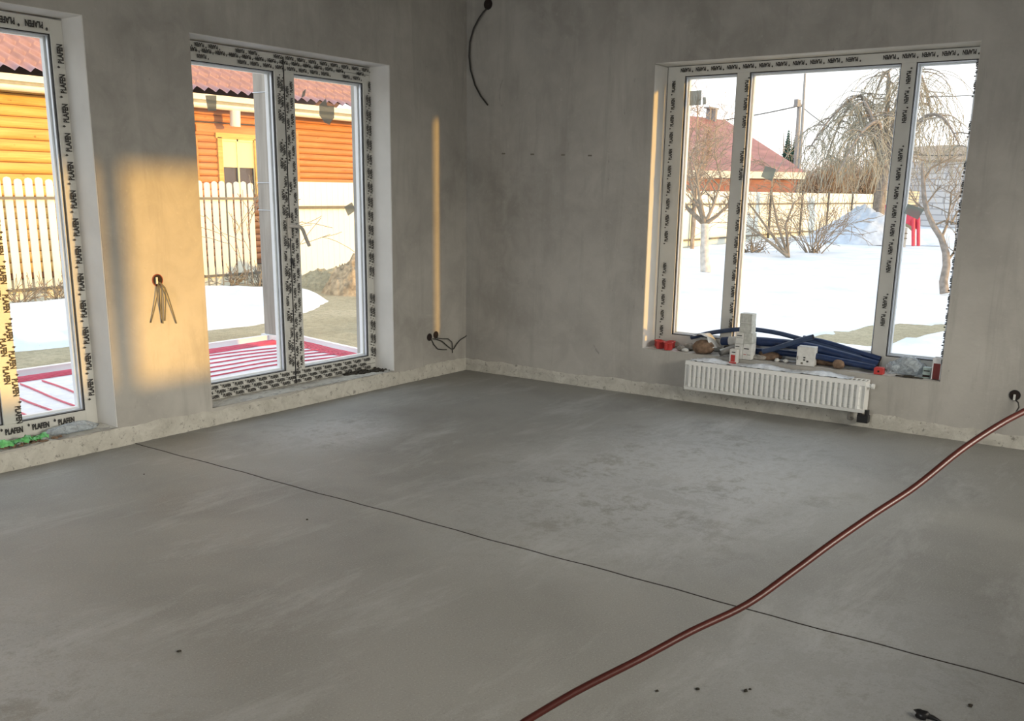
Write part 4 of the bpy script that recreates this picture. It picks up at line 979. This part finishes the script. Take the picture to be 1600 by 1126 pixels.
# spruces
def spruce(px, pt, pb, d_, label):
    base = gp(px, d_, GZ); top = D(px, pt, d_); H = top.z-GZ; t = thing('spruce_tree', label, 'tree', base, 'spruces beyond the fence')
    rn = random.Random(int(px)); MB().tube([base, top], [.15, .02], 6).build('trunk', M['bark'], t)
    m = MB(); nl = 34
    for k in range(nl):
        f_ = k/nl; z = GZ+H*(.08+.92*f_); R_ = H*.15*(1-f_)**.9+.06; nb = 20
        for j in range(nb):
            a = 2*PI*(j+rn.random())/nb; r_ = R_*rn.uniform(.7, 1.15); c_ = Vector((base.x, base.y, z)); tip = c_+Vector((math.cos(a)*r_, math.sin(a)*r_, -r_*.35)); sd = Vector((-math.sin(a), math.cos(a), 0))*r_*.45
            m.quadmesh([c_+Vector((0, 0, .1)), c_+(tip-c_)*.6+sd, tip, c_+(tip-c_)*.6-sd], [(0, 1, 2, 3)])
            m.quadmesh([c_+Vector((0, 0, .3)), c_+(tip-c_)*.6+Vector((0, 0, r_*.3)), tip, c_+(tip-c_)*.6-Vector((0, 0, r_*.3))], [(0, 1, 2, 3)])
    m.build('foliage', M['spruce'], t)
spruce(1225, 203, 250, 85, 'left of the two dark pointed spruces')
spruce(1237, 205, 250, 88, 'right of the two dark pointed spruces')

# ---- bare trees
def branch(mb, p, d, L, r, depth, rn, droop=0, spread=.6, sub=3, nseg=5, wig=.18, mt=None, minr=.006, twn=3, up=.0):
    pts = [p.copy()]; rad = [r]; q = p.copy(); dd = d.normalized()
    for i in range(nseg):
        dd = (dd + Vector((rn.uniform(-wig, wig), rn.uniform(-wig, wig), rn.uniform(-wig, wig)-droop+up))).normalized()
        q = q + dd*(L/nseg); pts.append(q.copy()); rad.append(max(minr, r*(1-.6*(i+1)/nseg)))
    mb.tube(pts, rad, 6 if r > .04 else (4 if r > .015 else 3), caps=False)
    if depth > 0:
        for k in range(sub):
            t_ = rn.uniform(.3, 1.0); i = min(nseg-1, int(t_*nseg)); bp = pts[i].lerp(pts[i+1], t_*nseg-i if t_ < 1 else 1)
            a = rn.uniform(0, 2*PI); o1 = dd.orthogonal().normalized(); o2 = dd.cross(o1); nd = (dd*(1-spread*.5) + (o1*math.cos(a)+o2*math.sin(a))*spread)
            branch(mb, bp, nd, L*rn.uniform(.5, .75), rad[i]*.62, depth-1, rn, droop, spread, sub, nseg, wig, None, minr, twn, up)
def apple(name, base, trunk_top, limbs, label, seed, mats=('barkpale', 'twig'), r=.095, depth=3, minr=.008, sub=3):
    t = thing(name, label, 'tree', base); rn = random.Random(seed)
    MB().tube([base, base.lerp(trunk_top, .35)+Vector((.02, .03, 0)), trunk_top], [r*1.25, r*1.0, r*.9], 9).build('trunk', M[mats[0]], t)
    m = MB()
    for (tip, rr) in limbs:
        d = tip-trunk_top; mid = trunk_top+d*.5+Vector((0, 0, -d.length*.06)); m.tube([trunk_top, mid, tip], [rr, rr*.7, rr*.4], 6, caps=False)
        for k in range(6):
            f_ = .3+.7*k/5; bp = trunk_top.lerp(mid, f_*2) if f_ < .5 else mid.lerp(tip, f_*2-1)
            a = rn.uniform(0, 2*PI); nd = d.normalized()*.6+Vector((math.cos(a), math.sin(a), rn.uniform(0, .7)))*.7
            branch(m, bp, nd, d.length*rn.uniform(.35, .6), rr*.42, depth-1, rn, .02, .7, sub, 4, .22, None, minr, 3, .03)
    m.build('branches', M[mats[1]], t); return t
b0 = atZ(1103, 427, GZ+.12); dep = (b0-CAM).dot(fw); dd_ = lambda x, y, k=0: atD(x, y, dep+k)
apple('apple_tree', b0, dd_(1101, 350), [(dd_(1052, 295, .4), .06), (dd_(1088, 270, -.5), .06), (dd_(1140, 318, -.3), .055), (dd_(1128, 280, .9), .05), (dd_(1070, 250, 1.0), .045)], 'small bare apple tree with pale trunk in the left pane', 11, minr=.006)
b1 = atZ(1476, 458, GZ+.12); dep1 = (b1-CAM).dot(fw); e_ = lambda x, y, k=0: atD(x, y, dep1+k)
t = thing('apple_tree', 'crooked bare apple tree by the right jamb of the window', 'tree', b1); rn = random.Random(77)
trk = [b1, e_(1474, 440), e_(1479, 415), e_(1478, 395), e_(1471, 372), e_(1458, 352), e_(1449, 332), e_(1444, 310), e_(1442, 280), e_(1441, 255)]
MB().tube(trk, [.085, .075, .07, .065, .055, .05, .045, .042, .036, .02], 8).build('trunk', M['bark'], t)
m = MB()
for (pa, pb_, pc_, r_) in (((1478, 410), (1488, 398), (1500, 380), .03), ((1471, 372), (1480, 350), (1486, 312), .028), ((1458, 352), (1476, 345), (1502, 350), .022), ((1442, 285), (1455, 262), (1500, 240), .028), ((1449, 332), (1432, 318), (1420, 300), .022), ((1485, 320), (1486, 300), (1496, 288), .02), ((1486, 350), (1496, 330), (1510, 322), .02), ((1445, 322), (1460, 302), (1470, 290), .018)):
    A, B_, Cc = e_(*pa), e_(*pb_, .1), e_(*pc_, -.15); m.tube([A, B_, Cc], [r_, r_*.8, r_*.4], 5, caps=False)
    for k in range(5):
        f_ = rn.uniform(.3, 1); bp = A.lerp(Cc, f_); branch(m, bp, (Cc-A).normalized()*.5+Vector((rn.uniform(-.8, .8), rn.uniform(-.8, .8), rn.uniform(-.1, .9))), rn.uniform(.4, .9), r_*.4, 1, rn, .02, .7, 3, 4, .25, None, .0035)
m.build('branches', M['twig'], t)
# shrubs (many thin stems)
def shrub(base, w_, h_, n_, label, seed, mat='twig', lean=(0, 0), minr=.008, depth=2, name='bare_shrub', cat='shrub', group=None, r=.03):
    t_ = MB(); rn = random.Random(seed)
    for k in range(n_):
        a = rn.uniform(0, 2*PI); q = rn.random()**.6; d = Vector((math.cos(a)*q*w_/h_+lean[0], math.sin(a)*q*w_/h_+lean[1], 1))
        p = base+Vector((rn.uniform(-.12, .12)*w_, rn.uniform(-.12, .12)*w_, 0))
        branch(t_, p, d, h_*rn.uniform(.6, 1.0), r, depth, rn, .03, .5, 3, 5, .13, None, minr)
    return tag(t_.build(name, M[mat]), label, cat, group)
shrub(atZ(1272, 399, GZ+.12), 1.9, 1.7, 22, 'bare bush of thin stems in the snow in mid yard', 5, 'twig', minr=.007, r=.018, depth=2)
bl = atZ(1232, 402, GZ+.15); depl = (bl-CAM).dot(fw); m = MB(); rn = random.Random(9)
for (pa, pb_, pc_, pd_) in (((1232, 402), (1205, 365), (1176, 325), (1150, 300)), ((1232, 402), (1215, 350), (1205, 300), (1210, 260)), ((1232, 402), (1228, 350), (1240, 318), (1260, 300)), ((1232, 402), (1195, 372), (1165, 350), (1145, 352))):
    P4 = [atD(x, y, depl+k*.2) for k, (x, y) in enumerate((pa, pb_, pc_, pd_))]; m.tube(P4, [.045, .036, .024, .012], 6, caps=False)
    for k in range(8):
        i = rn.randint(0, 2); bp = P4[i].lerp(P4[i+1], rn.random()); branch(m, bp, (P4[i+1]-P4[i]).normalized()*.6+Vector((rn.uniform(-.7, .7), rn.uniform(-.7, .7), rn.uniform(.0, 1))), rn.uniform(.6, 1.2), .013, 2, rn, .02, .7, 3, 4, .25, None, .006)
tag(m.build('bare_tree', M['twig']), 'leaning bare fruit tree with spreading limbs behind the first mullion', 'tree')
shrub(atZ(1170, 398, GZ+.1), 1.2, .5, 16, 'low twiggy shrub at the fence foot right of the first mullion', 15, 'twig', minr=.009)
# weeping willow
def willow(base, fork, tips, label, seed, ns, strand=(1.2, 2.4), mat='willow'):
    t = thing('weeping_willow', label, 'tree', base); rn = random.Random(seed)
    MB().tube([base, base.lerp(fork, .5)+Vector((.05, .05, 0)), fork], [.26, .21, .16], 9).build('trunk', M['bark'], t)
    m = MB(); st_ = MB()
    for (top, end, k) in tips:
        mid = fork.lerp(top, .55)+Vector((0, 0, .2)); cv = catmull([fork, mid, top, top.lerp(end, .5)+Vector((0, 0, .35)), end], 6)
        m.tube(cv, [.11*(1-i/len(cv)*.85) for i in range(len(cv))], 6, caps=False)
        for q in range(k):
            i = rn.randint(int(len(cv)*.30), len(cv)-1); p = cv[i]; a = rn.uniform(0, 2*PI); L = rn.uniform(.5, 1.5)
            out_ = Vector((math.cos(a), math.sin(a), rn.uniform(.25, .8))).normalized(); pts_ = [p]; qd = out_.copy(); qp = p.copy()
            for s_ in range(5):
                qd = (qd+Vector((rn.uniform(-.15, .15), rn.uniform(-.15, .15), -.28))).normalized(); qp = qp+qd*L/5; pts_.append(qp.copy())
            m.tube(pts_, [.028, .024, .02, .016, .013, .010], 4, caps=False)
            for z in range(ns):
                s0 = pts_[rn.randint(1, 5)]; a2 = rn.uniform(0, 2*PI); dd2 = Vector((math.cos(a2)*.6, math.sin(a2)*.6, rn.uniform(-.4, .35))); LL = rn.uniform(*strand); pp_ = [s0]; sp_ = s0.copy()
                for w__ in range(6):
                    dd2 = (dd2+Vector((rn.uniform(-.22, .22), rn.uniform(-.22, .22), -.32+rn.uniform(-.1, .1)))).normalized(); sp_ = sp_+dd2*LL/6
                    if sp_.z < GZ+.8: break
                    pp_.append(sp_.copy())
                if len(pp_) > 2: st_.tube(pp_, [.011]*(len(pp_)-1)+[.006], 3, caps=False)
    m.build('limbs', M['bark'], t); st_.build('hanging_twigs', M[mat], t); return t
wd = 35.0; W_ = lambda x, y, k=0: atD(x, y, wd+k)
willow(gp(1376, wd, GZ), W_(1382, 262), [(W_(1345, 150), W_(1262, 235, -.4), 13), (W_(1332, 165, .8), W_(1290, 250, 1.2), 9), (W_(1350, 160, -1), W_(1372, 240, -1.6), 9), (W_(1388, 116, .5), W_(1362, 165, 1.4), 10), (W_(1415, 106, -.5), W_(1440, 160, -1.2), 12),
    (W_(1430, 112, .6), W_(1457, 190, 1), 10), (W_(1450, 180, -.8), W_(1500, 228, -1.4), 9), (W_(1370, 190, -1.6), W_(1310, 270, -2.2), 9), (W_(1405, 200, 1.6), W_(1430, 260, 2), 8)], 'large weeping willow with bare drooping twigs right of centre', 21, 9)
# brown bare thicket and trees behind the far fence
rn = random.Random(40)
hedge = [(1290, 62, 5.0, 4.0), (1362, 63, 5.2, 4.4), (1440, 64, 5.2, 4.4), (1318, 73, 5.0, 4.8), (1404, 73, 5.0, 4.8), (1258, 77, 3.6, 3.9)]
hl = ['leftmost front thicket bush right of the hip roofed house', 'middle front thicket bush behind the willow', 'rightmost front thicket bush beside the block outbuilding', 'back row thicket bush left of the willow trunk', 'back row thicket bush right of the willow trunk', 'small back thicket bush below the spruces']
proto = shrub(Vector((0, 0, 0)), 1.1, 4.4, 300, hl[0], 90, 'bush', minr=.022, depth=2, name='thicket_bush', cat='shrub', group='thicket behind the far fence', r=.045)
co = [v.co for v in proto.data.vertices]; wx = max(abs(c_.x) for c_ in co); wy = max(abs(c_.y) for c_ in co); wz = max(c_.z for c_ in co)
for v in proto.data.vertices: v.co.x *= 1.5/wx; v.co.y *= 1.0/wy; v.co.z = max(0, v.co.z)*5.4/wz
for k, (px, d_, w_, h_) in enumerate(hedge):
    o = proto if k == 0 else proto.copy()
    if k: C.objects.link(o)
    o['label'] = hl[k]; o.location = gp(px, d_, GZ); o.rotation_euler = (0, 0, -YAW + (PI if k % 2 else 0)); o.scale = (w_/3.0, 1, h_/4.4)
# tree over the red roof (bare, thin), pale trunk rising in front of it
b2 = gp(1086, 30, GZ); m = MB(); rn = random.Random(3)
for (px, py) in ((1062, 190), (1090, 175), (1120, 200), (1100, 230), (1050, 240)):
    A = D(1088, 300, 30); B_ = D(px, py, 30+rn.uniform(-1, 1)); m.tube([b2, A, B_], [.07, .05, .02], 6, caps=False)
    for k in range(16): branch(m, A.lerp(B_, rn.random()), (B_-A).normalized()*.5+Vector((rn.uniform(-.8, .8), rn.uniform(-.8, .8), rn.uniform(0, .9))), rn.uniform(.5, 1.3), .014, 2, rn, .01, .7, 3, 4, .25, None, .006)
tag(m.build('bare_tree', M['bush']), 'slender bare tree in front of the red hip roof', 'tree')
# weeds at the fence foot
wl_ = ['dry weeds at the fence foot next to the yellow post of the left door', 'dry weeds at the fence foot in the middle of the left door view', 'dry weeds at the fence foot by the right jamb of the left door',
       'dry weeds at the picket fence foot by the left edge of the double door', 'dry weeds at the picket fence foot below the sapling', 'dry weeds at the right end of the picket fence']
for k, (x, w_) in enumerate(((1.2, .5), (1.8, .5), (2.4, .4), (5.2, .6), (5.8, .6), (6.3, .5))):
    shrub(Vector((x, 9.5, GZ)), w_, .42, 16, wl_[k], 60+k, 'twig', minr=.006, depth=1, name='dry_weeds', cat='weeds', group='dry weeds seen in the left door' if k < 3 else 'dry weeds seen in the double door', r=.008)
shrub(Vector((5.0, 8.6, GZ)), .7, 1.5, 4, 'tall thin bare sapling in front of the picket fence', 71, 'twig', minr=.006, depth=2, name='sapling', cat='sapling', r=.010)
for o in bpy.data.objects:
    if '_org' in o: del o['_org']
